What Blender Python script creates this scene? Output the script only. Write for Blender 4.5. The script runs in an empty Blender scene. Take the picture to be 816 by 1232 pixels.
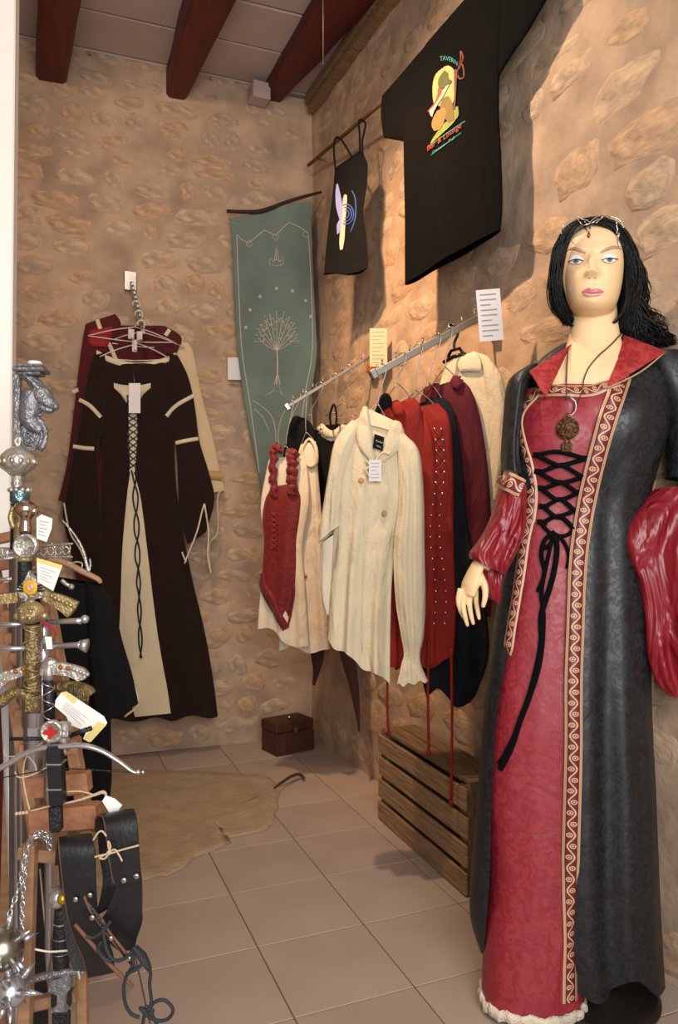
import bpy, bmesh, math, random
from mathutils import Vector, Matrix, noise
from mathutils.bvhtree import BVHTree
random.seed(7)
sc = bpy.context.scene
COL = sc.collection
V = Vector
PI = math.pi

# ------------------------------------------------------------------ camera
FPX, YAW, PITCH, HCAM = 890.0, 0.345, 0.0215, 1.15
Fv = V((math.sin(YAW)*math.cos(PITCH), math.cos(YAW)*math.cos(PITCH), math.sin(PITCH)))
Rv = V((math.cos(YAW), -math.sin(YAW), 0))
Uv = Rv.cross(Fv)
CAM = V((0, 0, HCAM))
cd = bpy.data.cameras.new('camera'); cam = bpy.data.objects.new('camera', cd); COL.objects.link(cam)
cam.matrix_world = Matrix(((Rv.x, Uv.x, -Fv.x, 0), (Rv.y, Uv.y, -Fv.y, 0), (Rv.z, Uv.z, -Fv.z, HCAM), (0, 0, 0, 1)))
cd.sensor_fit = 'VERTICAL'; cd.sensor_height = 24.0; cd.lens = FPX*24.0/1232.0
cd.clip_start = 0.05; cd.clip_end = 50
sc.camera = cam

# ------------------------------------------------------------------ world, lights, exposure
w = bpy.data.worlds.new('world'); sc.world = w; w.use_nodes = True
w.node_tree.nodes['Background'].inputs[0].default_value = (0.86, 0.93, 1.0, 1)
w.node_tree.nodes['Background'].inputs[1].default_value = 0.35
def area(name, loc, target, size, size_y, power, col):
    l = bpy.data.lights.new(name, 'AREA'); l.shape = 'RECTANGLE'; l.size = size; l.size_y = size_y
    l.energy = power; l.color = col
    o = bpy.data.objects.new(name, l); COL.objects.link(o); o.location = loc
    o.rotation_euler = (V(target)-V(loc)).to_track_quat('-Z', 'Y').to_euler()
    return o
def spot(name, loc, target, power, col, angle, blend=0.6, radius=0.03):
    l = bpy.data.lights.new(name, 'SPOT'); l.energy = power; l.color = col
    l.spot_size = angle; l.spot_blend = blend; l.shadow_soft_size = radius
    o = bpy.data.objects.new(name, l); COL.objects.link(o); o.location = loc
    o.rotation_euler = (V(target)-V(loc)).to_track_quat('-Z', 'Y').to_euler()
    return o
area('doorway_daylight', (0.15, -1.0, 1.75), (0.85, 2.0, 1.05), 1.7, 2.1, 72, (1.0, 0.96, 0.93))
spot('warm_ceiling_spot', (0.20, 2.30, 3.35), (1.27, 2.72, 1.98), 130, (1.0, 0.50, 0.20), 1.05, 0.9, 0.03)
spot('wide_ceiling_spot', (0.23, 2.24, 3.35), (1.28, 2.30, 1.95), 120, (1.0, 0.74, 0.52), 1.8, 1.0, 0.03)
spot('back_ceiling_spot', (0.0, 1.9, 3.3), (0.6, 3.9, 1.9), 50, (1.0, 0.72, 0.50), 1.9, 1.0, 0.08)
sc.view_settings.view_transform = 'Standard'; sc.view_settings.look = 'None'
sc.view_settings.gamma = 1.0; sc.view_settings.use_curve_mapping = False
sc.view_settings.exposure = 0.43

# ------------------------------------------------------------------ pixel calibration helpers (real places are computed from the photograph)
def ray(u, v): return Fv + Rv*((u-408)/FPX) - Uv*((v-616)/FPX)
def at(u, v, x=None, y=None, z=None, d=None):
    r = ray(u, v)
    if x is not None: t = (x-CAM.x)/r.x
    elif y is not None: t = (y-CAM.y)/r.y
    elif z is not None: t = (z-CAM.z)/r.z
    else: t = d
    return CAM + r*t
def plane(pt, a):
    """vertical plane through pt=(x,y); a = 0 faces the entrance, 90 deg faces the left wall"""
    n = V((-math.sin(a), -math.cos(a), 0)); p = V((pt[0], pt[1], 0))
    def f(u, v, off=0.0):
        r = ray(u, v); t = ((p-CAM).dot(n)+off)/r.dot(n)
        return CAM + r*t
    f.n = n
    return f

# ------------------------------------------------------------------ objects
ORG = {}
def srgb(h):
    if isinstance(h, tuple): return h
    c = [int(h[i:i+2], 16)/255 for i in (0, 2, 4)]
    return tuple(x/12.92 if x <= .04045 else ((x+.055)/1.055)**2.4 for x in c)
def tag(o, label=None, cat=None, group=None, kind=None):
    if label: o['label'] = label
    if cat: o['category'] = cat
    if group: o['group'] = group
    if kind: o['kind'] = kind
    return o
def thing(name, label, cat, loc, group=None):
    o = bpy.data.objects.new(name, None); COL.objects.link(o); o.location = loc
    o.empty_display_size = .05
    ORG[o] = V(loc)
    return tag(o, label, cat, group)
class MB:
    def __init__(s): s.v = []; s.f = []; s.uv = {}; s.sm = []
    def add(s, vs, fs, smooth=True):
        b = len(s.v); s.v += [V(p) for p in vs]
        for f in fs: s.f.append([i+b for i in f]); s.sm.append(smooth)
        return b
    def box(s, c, size, rz=0, bev=0, R=None):
        c = V(c); hx, hy, hz = [q/2 for q in size]
        R = R or Matrix.Rotation(rz, 3, 'Z')
        if bev <= 0:
            vs = [c+R@V((x*hx, y*hy, z*hz)) for z in (-1, 1) for y in (-1, 1) for x in (-1, 1)]
            s.add(vs, [(0, 2, 3, 1), (4, 5, 7, 6), (0, 1, 5, 4), (2, 6, 7, 3), (0, 4, 6, 2), (1, 3, 7, 5)], False)
        else:
            b = min(bev, hx*.9, hy*.9, hz*.9)
            vs = []; idx = {}
            for zx in (-1, 1):
                for yy in (-1, 1):
                    for xx in (-1, 1):
                        for ax in range(3):
                            h = [hx-b, hy-b, hz-b]; h[ax] += b
                            idx[(xx, yy, zx, ax)] = len(vs); vs.append(c+R@V((xx*h[0], yy*h[1], zx*h[2])))
            fs = []
            for ax in range(3):
                o1, o2 = [i for i in range(3) if i != ax]
                for sg in (-1, 1):
                    q = []
                    for (a1, a2) in ((-1, -1), (1, -1), (1, 1), (-1, 1)):
                        k = [0, 0, 0]; k[ax] = sg; k[o1] = a1; k[o2] = a2; q.append(idx[(k[0], k[1], k[2], ax)])
                    fs.append(q)
            for ax in range(3):
                o1, o2 = [i for i in range(3) if i != ax]
                for a1 in (-1, 1):
                    for a2 in (-1, 1):
                        q = []
                        for sg in (-1, 1):
                            k = [0, 0, 0]; k[ax] = sg; k[o1] = a1; k[o2] = a2
                            e = [idx[(k[0], k[1], k[2], o1)], idx[(k[0], k[1], k[2], o2)]]
                            q += e if sg < 0 else e[::-1]
                        fs.append(q)
            for xx in (-1, 1):
                for yy in (-1, 1):
                    for zz in (-1, 1): fs.append([idx[(xx, yy, zz, a)] for a in range(3)])
            s.add(vs, fs, False)
        return s
    def beam(s, p, q, wd, th, up=(0, 0, 1), bev=0.002):
        """box from p to q"""
        p, q = V(p), V(q); d = q-p; L = d.length; d = d/L
        x = d.cross(V(up)); x.normalize(); z = x.cross(d)
        R = Matrix((x, d, z)).transposed()
        return s.box((p+q)/2, (wd, L, th), R=R, bev=bev)
    def tube(s, pts, r, seg=8, smooth=0, cap=True, flat=1.0):
        pts = [V(p) for p in pts]
        if smooth: 
            rs = r if isinstance(r, (list, tuple)) else None
            pts, rr = catm(pts, smooth, rs); r = rr if rs else r
        n = len(pts); prev = None; rings = []
        for i, p in enumerate(pts):
            t = (pts[min(i+1, n-1)]-pts[max(i-1, 0)])
            if t.length < 1e-9: t = V((0, 0, 1))
            t.normalize()
            if prev is None:
                a = V((0, 0, 1)) if abs(t.z) < .9 else V((1, 0, 0)); prev = t.cross(a).normalized()
            x = prev-t*prev.dot(t)
            if x.length < 1e-6: x = t.orthogonal()
            x.normalize(); prev = x; y = t.cross(x)
            ri = r[i] if isinstance(r, (list, tuple)) else r
            rings.append([p+(x*math.cos(k*2*PI/seg)+y*math.sin(k*2*PI/seg)*flat)*ri for k in range(seg)])
        vs = [q for g in rings for q in g]; fs = []
        for i in range(n-1):
            for k in range(seg):
                a = i*seg+k; b = i*seg+(k+1) % seg; fs.append((a, b, b+seg, a+seg))
        if cap:
            fs.append(tuple(range(seg-1, -1, -1))); fs.append(tuple((n-1)*seg+k for k in range(seg)))
        s.add(vs, fs); return s
    def lathe(s, base, prof, axis=(0, 0, 1), seg=20, sq=1.0):
        base = V(base); ax = V(axis).normalized(); x = ax.orthogonal().normalized(); y = ax.cross(x)
        vs = []; fs = []; n = len(prof)
        for (r, h) in prof:
            for k in range(seg):
                t = 2*PI*k/seg; vs.append(base+ax*h+x*(r*math.cos(t))+y*(r*math.sin(t)*sq))
        for i in range(n-1):
            for k in range(seg):
                a = i*seg+k; b = i*seg+(k+1) % seg; fs.append((a, b, b+seg, a+seg))
        fs.append(tuple(range(seg-1, -1, -1))); fs.append(tuple((n-1)*seg+k for k in range(seg)))
        s.add(vs, fs); return s
    def ball(s, c, r, seg=14, rings=9, scale=(1, 1, 1)):
        c = V(c); vs = []; fs = []
        for i in range(rings+1):
            p = PI*i/rings
            for k in range(seg):
                t = 2*PI*k/seg
                vs.append(c+V((r*scale[0]*math.sin(p)*math.cos(t), r*scale[1]*math.sin(p)*math.sin(t), r*scale[2]*math.cos(p))))
        for i in range(rings):
            for k in range(seg):
                a = i*seg+k; b = i*seg+(k+1) % seg; fs.append((a, a+seg, b+seg, b))
        s.add(vs, fs); return s
    def prism(s, poly, nrm, th, smooth=False):
        """thick plate from a polygon of 3-D points"""
        n = len(poly); nrm = V(nrm).normalized()*th
        vs = [V(p) for p in poly]+[V(p)+nrm for p in poly]
        fs = [tuple(range(n-1, -1, -1)), tuple(range(n, 2*n))]+[(i, (i+1) % n, n+(i+1) % n, n+i) for i in range(n)]
        s.add(vs, fs, smooth); return s
    def grid(s, P, close=False, uvs=None):
        m = len(P); n = len(P[0]); b = len(s.v)
        vs = [q for r in P for q in r]; fs = []
        for i in range(m-1):
            for k in range(n if close else n-1):
                fs.append((i*n+k, i*n+(k+1) % n, (i+1)*n+(k+1) % n, (i+1)*n+k))
        s.add(vs, fs)
        if uvs:
            for i in range(m):
                for k in range(n): s.uv[b+i*n+k] = uvs[i][k]
        return s
    def build(s, name, mat, parent=None, org=None, merge=False):
        o0 = ORG[parent] if parent is not None else V(org) if org is not None else V((0, 0, 0))
        me = bpy.data.meshes.new(name)
        me.from_pydata([p-o0 for p in s.v], [], s.f)
        if s.uv:
            ul = me.uv_layers.new(name='uv')
            for l in me.loops:
                ul.data[l.index].uv = s.uv.get(l.vertex_index, (0, 0))
        me.polygons.foreach_set('use_smooth', s.sm)
        bm = bmesh.new(); bm.from_mesh(me)
        if merge: bmesh.ops.remove_doubles(bm, verts=bm.verts, dist=1e-5)
        bmesh.ops.recalc_face_normals(bm, faces=bm.faces)
        bm.to_mesh(me); bm.free()
        me.materials.append(mat)
        o = bpy.data.objects.new(name, me); COL.objects.link(o)
        if parent is not None: o.parent = parent
        else: o.location = o0
        ORG[o] = o0
        return o
def catm(pts, sub, rs=None):
    n = len(pts); out = []; ro = []
    vec = [tuple(p) for p in pts]
    for i in range(n-1):
        p0, p1, p2, p3 = vec[max(i-1, 0)], vec[i], vec[i+1], vec[min(i+2, n-1)]
        for k in range(sub):
            t = k/sub
            out.append(type(pts[0])([.5*((2*b)+(-a+c)*t+(2*a-5*b+4*c-d)*t*t+(-a+3*b-3*c+d)*t**3) for a, b, c, d in zip(p0, p1, p2, p3)]))
            if rs: ro.append(rs[i]*(1-t)+rs[i+1]*t)
    out.append(pts[-1])
    if rs: ro.append(rs[-1])
    return out, ro
def catrow(rows, m):
    """sample list of number tuples at m+1 even stations"""
    n = len(rows)-1; out = []
    for k in range(m+1):
        q = k/m*n; i = min(int(q), n-1); t = q-i
        p0, p1, p2, p3 = rows[max(i-1, 0)], rows[i], rows[i+1], rows[min(i+2, n)]
        out.append([.5*((2*b)+(-a+c)*t+(2*a-5*b+4*c-d)*t*t+(-a+3*b-3*c+d)*t**3) for a, b, c, d in zip(p0, p1, p2, p3)])
    return out

# ------------------------------------------------------------------ materials
MATS = {}
def M(name, col, rough=.8, metal=0., var=.12, scale=9., bump=.15, bscale=60., spec=.5, col2=None, stretch=None, sheen=0., coat=0., detail=4., emit=None, wr=0., wrs=9.):
    if name in MATS: return MATS[name]
    m = bpy.data.materials.new(name); m.use_nodes = True; nt = m.node_tree; N = nt.nodes; L = nt.links
    b = N['Principled BSDF']; c = srgb(col)
    tc = N.new('ShaderNodeTexCoord'); mp = N.new('ShaderNodeMapping'); L.new(tc.outputs['Object'], mp.inputs[0])
    if stretch: mp.inputs['Scale'].default_value = stretch
    n1 = N.new('ShaderNodeTexNoise'); n1.inputs['Scale'].default_value = scale; n1.inputs['Detail'].default_value = detail
    L.new(mp.outputs[0], n1.inputs['Vector'])
    r = N.new('ShaderNodeValToRGB'); L.new(n1.outputs['Fac'], r.inputs[0])
    r.color_ramp.elements[0].position = .3; r.color_ramp.elements[1].position = .7
    if col2: ca, cb = c, srgb(col2)
    else: ca = tuple(x*(1-var) for x in c); cb = tuple(min(1, x*(1+var)) for x in c)
    r.color_ramp.elements[0].color = (*ca, 1); r.color_ramp.elements[1].color = (*cb, 1)
    L.new(r.outputs[0], b.inputs['Base Color'])
    b.inputs['Roughness'].default_value = rough; b.inputs['Metallic'].default_value = metal
    b.inputs['Specular IOR Level'].default_value = spec
    if sheen: b.inputs['Sheen Weight'].default_value = sheen
    if coat: b.inputs['Coat Weight'].default_value = coat
    if bump:
        n2 = N.new('ShaderNodeTexNoise'); n2.inputs['Scale'].default_value = bscale; n2.inputs['Detail'].default_value = 3
        L.new(mp.outputs[0], n2.inputs['Vector'])
        bp = N.new('ShaderNodeBump'); bp.inputs['Strength'].default_value = bump; bp.inputs['Distance'].default_value = .01
        L.new(n2.outputs['Fac'], bp.inputs['Height']); L.new(bp.outputs[0], b.inputs['Normal'])
    if wr:
        mp2 = N.new('ShaderNodeMapping'); mp2.inputs['Scale'].default_value = (1, 1, .38); L.new(tc.outputs['Object'], mp2.inputs[0])
        n3 = N.new('ShaderNodeTexNoise'); n3.inputs['Scale'].default_value = wrs; n3.inputs['Detail'].default_value = 2.5; n3.inputs['Distortion'].default_value = 1.2
        L.new(mp2.outputs[0], n3.inputs['Vector']); b3 = N.new('ShaderNodeBump'); b3.inputs['Strength'].default_value = min(1, wr); b3.inputs['Distance'].default_value = .03
        L.new(n3.outputs['Fac'], b3.inputs['Height'])
        if bump: L.new(b3.outputs[0], bp.inputs['Normal'])
        else: L.new(b3.outputs[0], b.inputs['Normal'])
    MATS[name] = m; return m
def brocade(name, ca, cb, rough, scale=26):
    """satin with a woven figure: blotchy damask shapes that differ in gloss and tone"""
    m = M(name, ca, rough=rough, var=.05, bump=0, spec=.6)
    nt = m.node_tree; N = nt.nodes; L = nt.links; b = N['Principled BSDF']
    tc = [n for n in N if n.type == 'TEX_COORD'][0]
    vo = N.new('ShaderNodeTexNoise'); vo.inputs['Scale'].default_value = scale; vo.inputs['Distortion'].default_value = 2.2; vo.inputs['Detail'].default_value = 1
    L.new(tc.outputs['Object'], vo.inputs['Vector'])
    rp = N.new('ShaderNodeValToRGB'); rp.color_ramp.elements[0].position = .49; rp.color_ramp.elements[1].position = .53
    rp.color_ramp.elements[0].color = (*srgb(ca), 1); rp.color_ramp.elements[1].color = (*srgb(cb), 1)
    L.new(vo.outputs['Fac'], rp.inputs[0]); L.new(rp.outputs[0], b.inputs['Base Color'])
    mr = N.new('ShaderNodeMapRange'); mr.inputs[1].default_value = .49; mr.inputs[2].default_value = .53
    mr.inputs[3].default_value = rough; mr.inputs[4].default_value = rough+.14
    L.new(vo.outputs['Fac'], mr.inputs[0]); L.new(mr.outputs[0], b.inputs['Roughness'])
    bp = N.new('ShaderNodeBump'); bp.inputs['Strength'].default_value = .5; bp.inputs['Distance'].default_value = .012
    n2 = N.new('ShaderNodeTexNoise'); n2.inputs['Scale'].default_value = 9; n2.inputs['Detail'].default_value = 4; n2.inputs['Distortion'].default_value = 1.
    L.new(tc.outputs['Object'], n2.inputs['Vector']); L.new(n2.outputs['Fac'], bp.inputs['Height']); L.new(bp.outputs[0], b.inputs['Normal'])
    return m
def trim_mat():
    """woven ribbon: gold borders, maroon field, gold scroll (uv: x = metres along, y = 0..1 across)"""
    m = bpy.data.materials.new('gold_maroon_ribbon'); m.use_nodes = True; nt = m.node_tree; N = nt.nodes; L = nt.links
    b = N['Principled BSDF']; b.inputs['Roughness'].default_value = .42
    uv = N.new('ShaderNodeUVMap'); sx = N.new('ShaderNodeSeparateXYZ'); L.new(uv.outputs[0], sx.inputs[0])
    def mt(op, a, c=None, d=None):
        n = N.new('ShaderNodeMath'); n.operation = op
        for i, q in enumerate((a, c, d)):
            if q is None: continue
            if isinstance(q, (int, float)): n.inputs[i].default_value = q
            else: L.new(q, n.inputs[i])
        return n.outputs[0]
    U = sx.outputs[0]; W = mt('SUBTRACT', sx.outputs[1], .5)
    edge = mt('GREATER_THAN', mt('ABSOLUTE', W), .34)
    line = mt('LESS_THAN', mt('ABSOLUTE', mt('SUBTRACT', mt('ABSOLUTE', W), .40)), .012)
    k = 2*PI/.050
    s1 = mt('MULTIPLY', mt('SINE', mt('MULTIPLY', U, k)), .20)
    vine = mt('LESS_THAN', mt('ABSOLUTE', mt('SUBTRACT', W, s1)), .05)
    # round curls in each bay of the wave
    ph = mt('FRACT', mt('ADD', mt('MULTIPLY', U, 1/.025), 0.0)); sgn = mt('SIGN', mt('SINE', mt('MULTIPLY', U, k)))
    cx = mt('MULTIPLY', mt('SUBTRACT', ph, .5), .025/.03); cy = mt('ADD', W, mt('MULTIPLY', sgn, .10))
    rr = mt('SQRT', mt('ADD', mt('MULTIPLY', cx, cx), mt('MULTIPLY', cy, cy)))
    ring = mt('LESS_THAN', mt('ABSOLUTE', mt('SUBTRACT', rr, .15)), .035)
    dot = mt('LESS_THAN', rr, .06)
    g = mt('MAXIMUM', mt('MAXIMUM', edge, vine), mt('MAXIMUM', ring, dot)); g = mt('SUBTRACT', g, mt('MULTIPLY', line, .55))
    mx = N.new('ShaderNodeMix'); mx.data_type = 'RGBA'; L.new(g, mx.inputs[0])
    mx.inputs[6].default_value = (*srgb('641a26'), 1); mx.inputs[7].default_value = (*srgb('c6a47e'), 1)
    L.new(mx.outputs[2], b.inputs['Base Color'])
    bp = N.new('ShaderNodeBump'); bp.inputs['Strength'].default_value = .3; bp.inputs['Distance'].default_value = .001
    L.new(g, bp.inputs['Height']); L.new(bp.outputs[0], b.inputs['Normal'])
    return m
def wood(name, ca, cb, stretch, rough=.65, bump=.3):
    return M(name, ca, col2=cb, rough=rough, scale=10, stretch=stretch, bump=bump, bscale=14, detail=7)

# ------------------------------------------------------------------ cloth
class Loft:
    """hanging cloth: rows of (uL,vL,uR,vR,half thickness,forward shift,fold depth), rings joined top to bottom"""
    def __init__(s, rows, pl, n=60, m=44, k=7, seed=0, hem=None, arc=None, power=.8, wob=.35, bumps=()):
        s.mb = MB(); s.pl = pl; nr = pl.n
        rr = catrow(rows, m); ar = catrow(arc, m) if arc else None; P = []; rnd = random.Random(seed)
        ph = [rnd.uniform(0, 6.28) for _ in range(6)]
        for i, r in enumerate(rr):
            sft = i/m
            Lp = pl(r[0], r[1], r[5]); Rp = pl(r[2], r[3], r[5]); c = (Lp+Rp)/2; A = (Rp-Lp)/2
            ring = []
            if ar:
                tL = max(-1, min(1, ar[i][0])); tR = max(-1, min(1, ar[i][1]))
                t0 = 2*PI-math.acos(tR); t1 = 2*PI-math.acos(tL)+2*PI
            for j in range(n if not ar else n+1):
                th = (t0+(t1-t0)*j/n) if ar else 2*PI*j/n
                cx = math.cos(th); sy = math.sin(th)
                e = math.copysign(abs(sy)**power, sy)
                f = 0
                if r[6]:
                    x = cx; q = 0 if sy < 0 else 2.1
                    f = r[6]*(.6*math.sin(k*x+ph[0]+q+wob*math.sin(2.5*sft*3+ph[1]))+.4*math.sin(k*1.73*x+ph[2]+q+wob*1.5*math.sin(3.7*sft+ph[3])))
                    f *= min(1, abs(sy)*1.6+.15)
                p = c+A*cx-nr*(e*r[4])+nr*f
                p = p+A*(.02*r[6]*30*math.sin(9*sft+ph[4]+3*cx))*.5
                if sy < 0:
                    for (bt, bs, ba, wt, ws) in bumps: p = p+nr*(ba*math.exp(-((cx-bt)/wt)**2-((sft-bs)/ws)**2))
                if hem: p = p+V((0, 0, -1))*hem(cx)*(sft**5)
                ring.append(p)
            P.append(ring)
        s.mb.grid(P, close=not ar); s.P = P
        s.bvh = BVHTree.FromPolygons(s.mb.v, s.mb.f)
    def build(s, name, mat, parent):
        return s.mb.build(name, mat, parent)
def hit(bvhs, u, v, fallback=None):
    r = ray(u, v).normalized(); best = None
    for b in bvhs:
        h = b.ray_cast(CAM, r)
        if h[0] is not None and (best is None or h[3] < best[2]): best = (h[0], h[1] if h[1].dot(r) < 0 else -h[1], h[3])
    if best is None:
        if fallback is None: return None
        return fallback(u, v), fallback.n.copy()
    return best[0], best[1]
def bvof(*os):
    out = []
    for o in os: out.append(o.bvh if hasattr(o, 'bvh') else BVHTree.FromPolygons(o.v, o.f))
    return out
def strip(mb, bv, pts, wd, off=.003, sub=6, fb=None, th=.0015, cross=None, uv0=0.0, smoothn=True):
    """flat ribbon lying on cloth along a path, wd metres wide"""
    pp = catm([V((a, b, 0)) for a, b in pts], sub)[0]; W = []
    for p in pp:
        h = hit(bv, p.x, p.y, fb)
        if h is None: continue
        W.append([h[0], h[1]])
    if len(W) < 2: return
    if smoothn:
        for _ in range(2):
            W = [[(W[max(i-1, 0)][0]+W[i][0]*2+W[min(i+1, len(W)-1)][0])/4 if 0 < i < len(W)-1 else W[i][0], (W[max(i-1, 0)][1]+W[i][1]+W[min(i+1, len(W)-1)][1]).normalized()] for i in range(len(W))]
    P = []; U_ = []; L = uv0
    for i, (p, n) in enumerate(W):
        t = (W[min(i+1, len(W)-1)][0]-W[max(i-1, 0)][0]).normalized(); x = n.cross(t).normalized()
        if i: L += (p-W[i-1][0]).length
        q = wd[min(i*len(wd)//len(W), len(wd)-1)] if isinstance(wd, list) else wd
        P.append([p-x*q/2+n*off*.3, p-x*q/2+n*off, p+n*(off+th), p+x*q/2+n*off, p+x*q/2+n*off*.3])
        U_.append([(L, 0), (L, .02), (L, .5), (L, .98), (L, 1)])
    mb.grid(P, uvs=U_)
def cord(mb, bv, pts, r, off=.003, sub=6, fb=None, seg=6):
    pp = catm([V((a, b, 0)) for a, b in pts], sub)[0]; W = []
    for p in pp:
        h = hit(bv, p.x, p.y, fb)
        if h: W.append(h[0]+h[1]*(off+r*.5))
    if len(W) > 1: mb.tube(W, r, seg)
def patch(mb, bv, rows, off=.003, nx=10, m=20, fb=None, bulge=0., th=0.):
    """cloth panel lying on other cloth: rows of (uL,vL,uR,vR)"""
    rr = catrow(rows, m); P = []; U_ = []
    for i, r in enumerate(rr):
        row = []; ur = []
        for j in range(nx+1):
            t = j/nx; h = hit(bv, r[0]*(1-t)+r[2]*t, r[1]*(1-t)+r[3]*t, fb)
            if h is None: h = (row[-1], V((0, -1, 0))) if row else (fb(r[0], r[1]) if fb else at(r[0], r[1], d=2), V((0, -1, 0)))
            e = min(1, 5*min(t, 1-t))*min(1, 5*min(i/m, 1-i/m)) if bulge else 0
            row.append(h[0]+h[1]*(off+bulge*math.sqrt(max(e, 0)))); ur.append((t, i/m))
        P.append(row); U_.append(ur)
    mb.grid(P, uvs=U_)
def card(mb, c, wv, hv, th=.0012):
    """thin card with real thickness: centre, width vector, height vector"""
    c, wv, hv = V(c), V(wv), V(hv); n = wv.cross(hv).normalized()*th/2
    q = [c-wv/2-hv/2, c+wv/2-hv/2, c+wv/2+hv/2, c-wv/2+hv/2]
    mb.prism([p-n for p in q], n, th)

# ================================================================== SETTING
def wx(y): return 1.25+(3.92-y)*.073          # right wall surface
YB = 3.92; ZC = 3.55
m_plaster = M('lime_mortar', '8f7a68', col2='c0a488', rough=.92, scale=5.5, bump=.9, bscale=13, detail=11)
m_st = [M('rubble_stone_pale', '917c69', col2='c8ad8e', rough=.9, scale=2.5, bump=.35, bscale=6, detail=8),
        M('rubble_stone_ochre', '917a64', col2='c6a480', rough=.9, scale=2.5, bump=.35, bscale=6, detail=8),
        M('rubble_stone_grey', '8e7c6a', col2='bfa489', rough=.9, scale=2.5, bump=.35, bscale=6, detail=8)]
m_grout = M('dark_grout', '5f4d3c', rough=.95, bump=.2)
m_tile = [M('beige_floor_tile', '9f8d80', col2='ab998b', rough=.5, scale=3, bump=.03, bscale=90, detail=6, spec=.35),
          M('beige_floor_tile_b', '9b897c', col2='a79587', rough=.5, scale=4, bump=.03, bscale=90, detail=6, spec=.35)]
m_beam = M('oxblood_paint', '471414', col2='64201c', rough=.6, scale=6, stretch=(6, 1, 6), bump=.35, bscale=10, detail=6)
m_board = M('pale_mauve_board', 'b09c94', col2='c0aca2', rough=.8, scale=3, bump=.1, bscale=30)
m_dark = M('dark_void', '2a221b', rough=.95)
m_white = M('white_gloss_paint', 'f0eae0', rough=.5, var=.02, bump=.03)

def wall_mesh(p0, ex, nrm, L, H, nx, nz, amp, seed):
    mb = MB(); P = []
    for i in range(nz+1):
        row = []
        for j in range(nx+1):
            q = V(p0)+V(ex)*(L*j/nx)+V((0, 0, H*i/nz))
            d = noise.noise(q*1.3+V((seed, 0, 0)))*amp*.35+noise.noise(q*6+V((0, seed, 0)))*amp*.45+noise.noise(q*14)*amp*.40
            row.append(q+V(nrm)*d)
        P.append(row)
    mb.grid(P)
    # back skin gives the wall its thickness
    b = [V(p0)-V(nrm)*.25, V(p0)+V(ex)*L-V(nrm)*.25, V(p0)+V(ex)*L-V(nrm)*.25+V((0, 0, H)), V(p0)-V(nrm)*.25+V((0, 0, H))]
    mb.add(b, [(0, 1, 2, 3)], False)
    return mb
wb = wall_mesh((-1.3, YB, 0), (1, 0, 0), (0, -1, 0), 2.72, ZC, 110, 150, .012, 3).build('wall_back', m_plaster); tag(wb, kind='structure', label='rubble stone back wall in tan lime mortar')
dirr = V((wx(0.4)-wx(4.0), .4-4.0, 0)); Lr = dirr.length; dirr.normalize(); nr = V((-abs(dirr.y), dirr.x, 0)); nr = V((dirr.y, -dirr.x, 0)); nr = nr if nr.x < 0 else -nr
wr = wall_mesh((wx(4.0), 4.0, 0), dirr, nr, Lr, ZC, 150, 150, .013, 9).build('wall_right', m_plaster); tag(wr, kind='structure', label='rubble stone right wall in tan lime mortar')
# stones: irregular low domes, fourteen shared shapes
def stone_mesh(k):
    rnd = random.Random(k*5+1); n = 11; vs = []; fs = []
    rad = [rnd.uniform(.74, 1.10) for _ in range(n)]
    def sq(t): c, s_ = math.cos(t), math.sin(t); q = (abs(c)**3+abs(s_)**3)**(-1/3); return c*q, s_*q
    for lvl, (rr, h) in enumerate(((1.0, -.7), (.86, .30), (.62, .80), (.30, 1.0))):
        for i in range(n):
            a = 2*PI*i/n; cx, cz = sq(a); r_ = rad[i]*rr
            vs.append((cx*r_, -h+rnd.uniform(-.16, .16)*(lvl > 0), cz*r_))
    vs.append((0, -1.0+rnd.uniform(-.1, .1), 0))
    for l in range(3):
        for i in range(n): fs.append((l*n+i, l*n+(i+1) % n, (l+1)*n+(i+1) % n, (l+1)*n+i))
    for i in range(n): fs.append((3*n+i, 3*n+(i+1) % n, 4*n))
    me = bpy.data.meshes.new('stone'); me.from_pydata(vs, [], fs)
    bm = bmesh.new(); bm.from_mesh(me); bmesh.ops.recalc_face_normals(bm, faces=bm.faces); bm.to_mesh(me); bm.free()
    me.polygons.foreach_set('use_smooth', [True]*len(me.polygons)); me.materials.append(m_st[k % 3]); return me
stones = [stone_mesh(k) for k in range(15)]
def lay_stones(wall, p0, ex, rz, L, H, sx, sz, seed, keep, zmin=0.02):
    rnd = random.Random(seed); z = zmin; cnt = 0
    while z < H-.03:
        h = sz*rnd.uniform(.75, 1.3); x = rnd.uniform(-.1, .05)
        while x < L:
            wd = sx*rnd.uniform(.55, 1.5)
            if rnd.random() < keep and x+wd < L-.01 and x > 0.01:
                c = V(p0)+V(ex)*(x+wd/2)+V((0, 0, z+h/2+rnd.uniform(-.015, .015)))
                o = bpy.data.objects.new('stone', stones[rnd.randrange(15)]); COL.objects.link(o); o.parent = wall
                o.location = c; o.rotation_euler = (0, rnd.uniform(-.14, .14), 0)
                o.rotation_euler = (Matrix.Rotation(rz, 3, 'Z')@Matrix.Rotation(rnd.uniform(-.14, .14), 3, 'Y')).to_euler()
                o.scale = (wd*.53, rnd.uniform(.007, .013), h*.50); cnt += 1
            x += wd
        z += h
    return cnt
lay_stones(wb, (-.42, YB+.004, 0), (1, 0, 0), 0, 1.66, ZC-.02, .19, .110, 5, .93)
lay_stones(wr, (wx(3.93)+.004, 3.93, 0), dirr, math.atan2(-dirr.y, -dirr.x)+PI, 2.95, ZC-.02, .25, .135, 6, .90)

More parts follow.
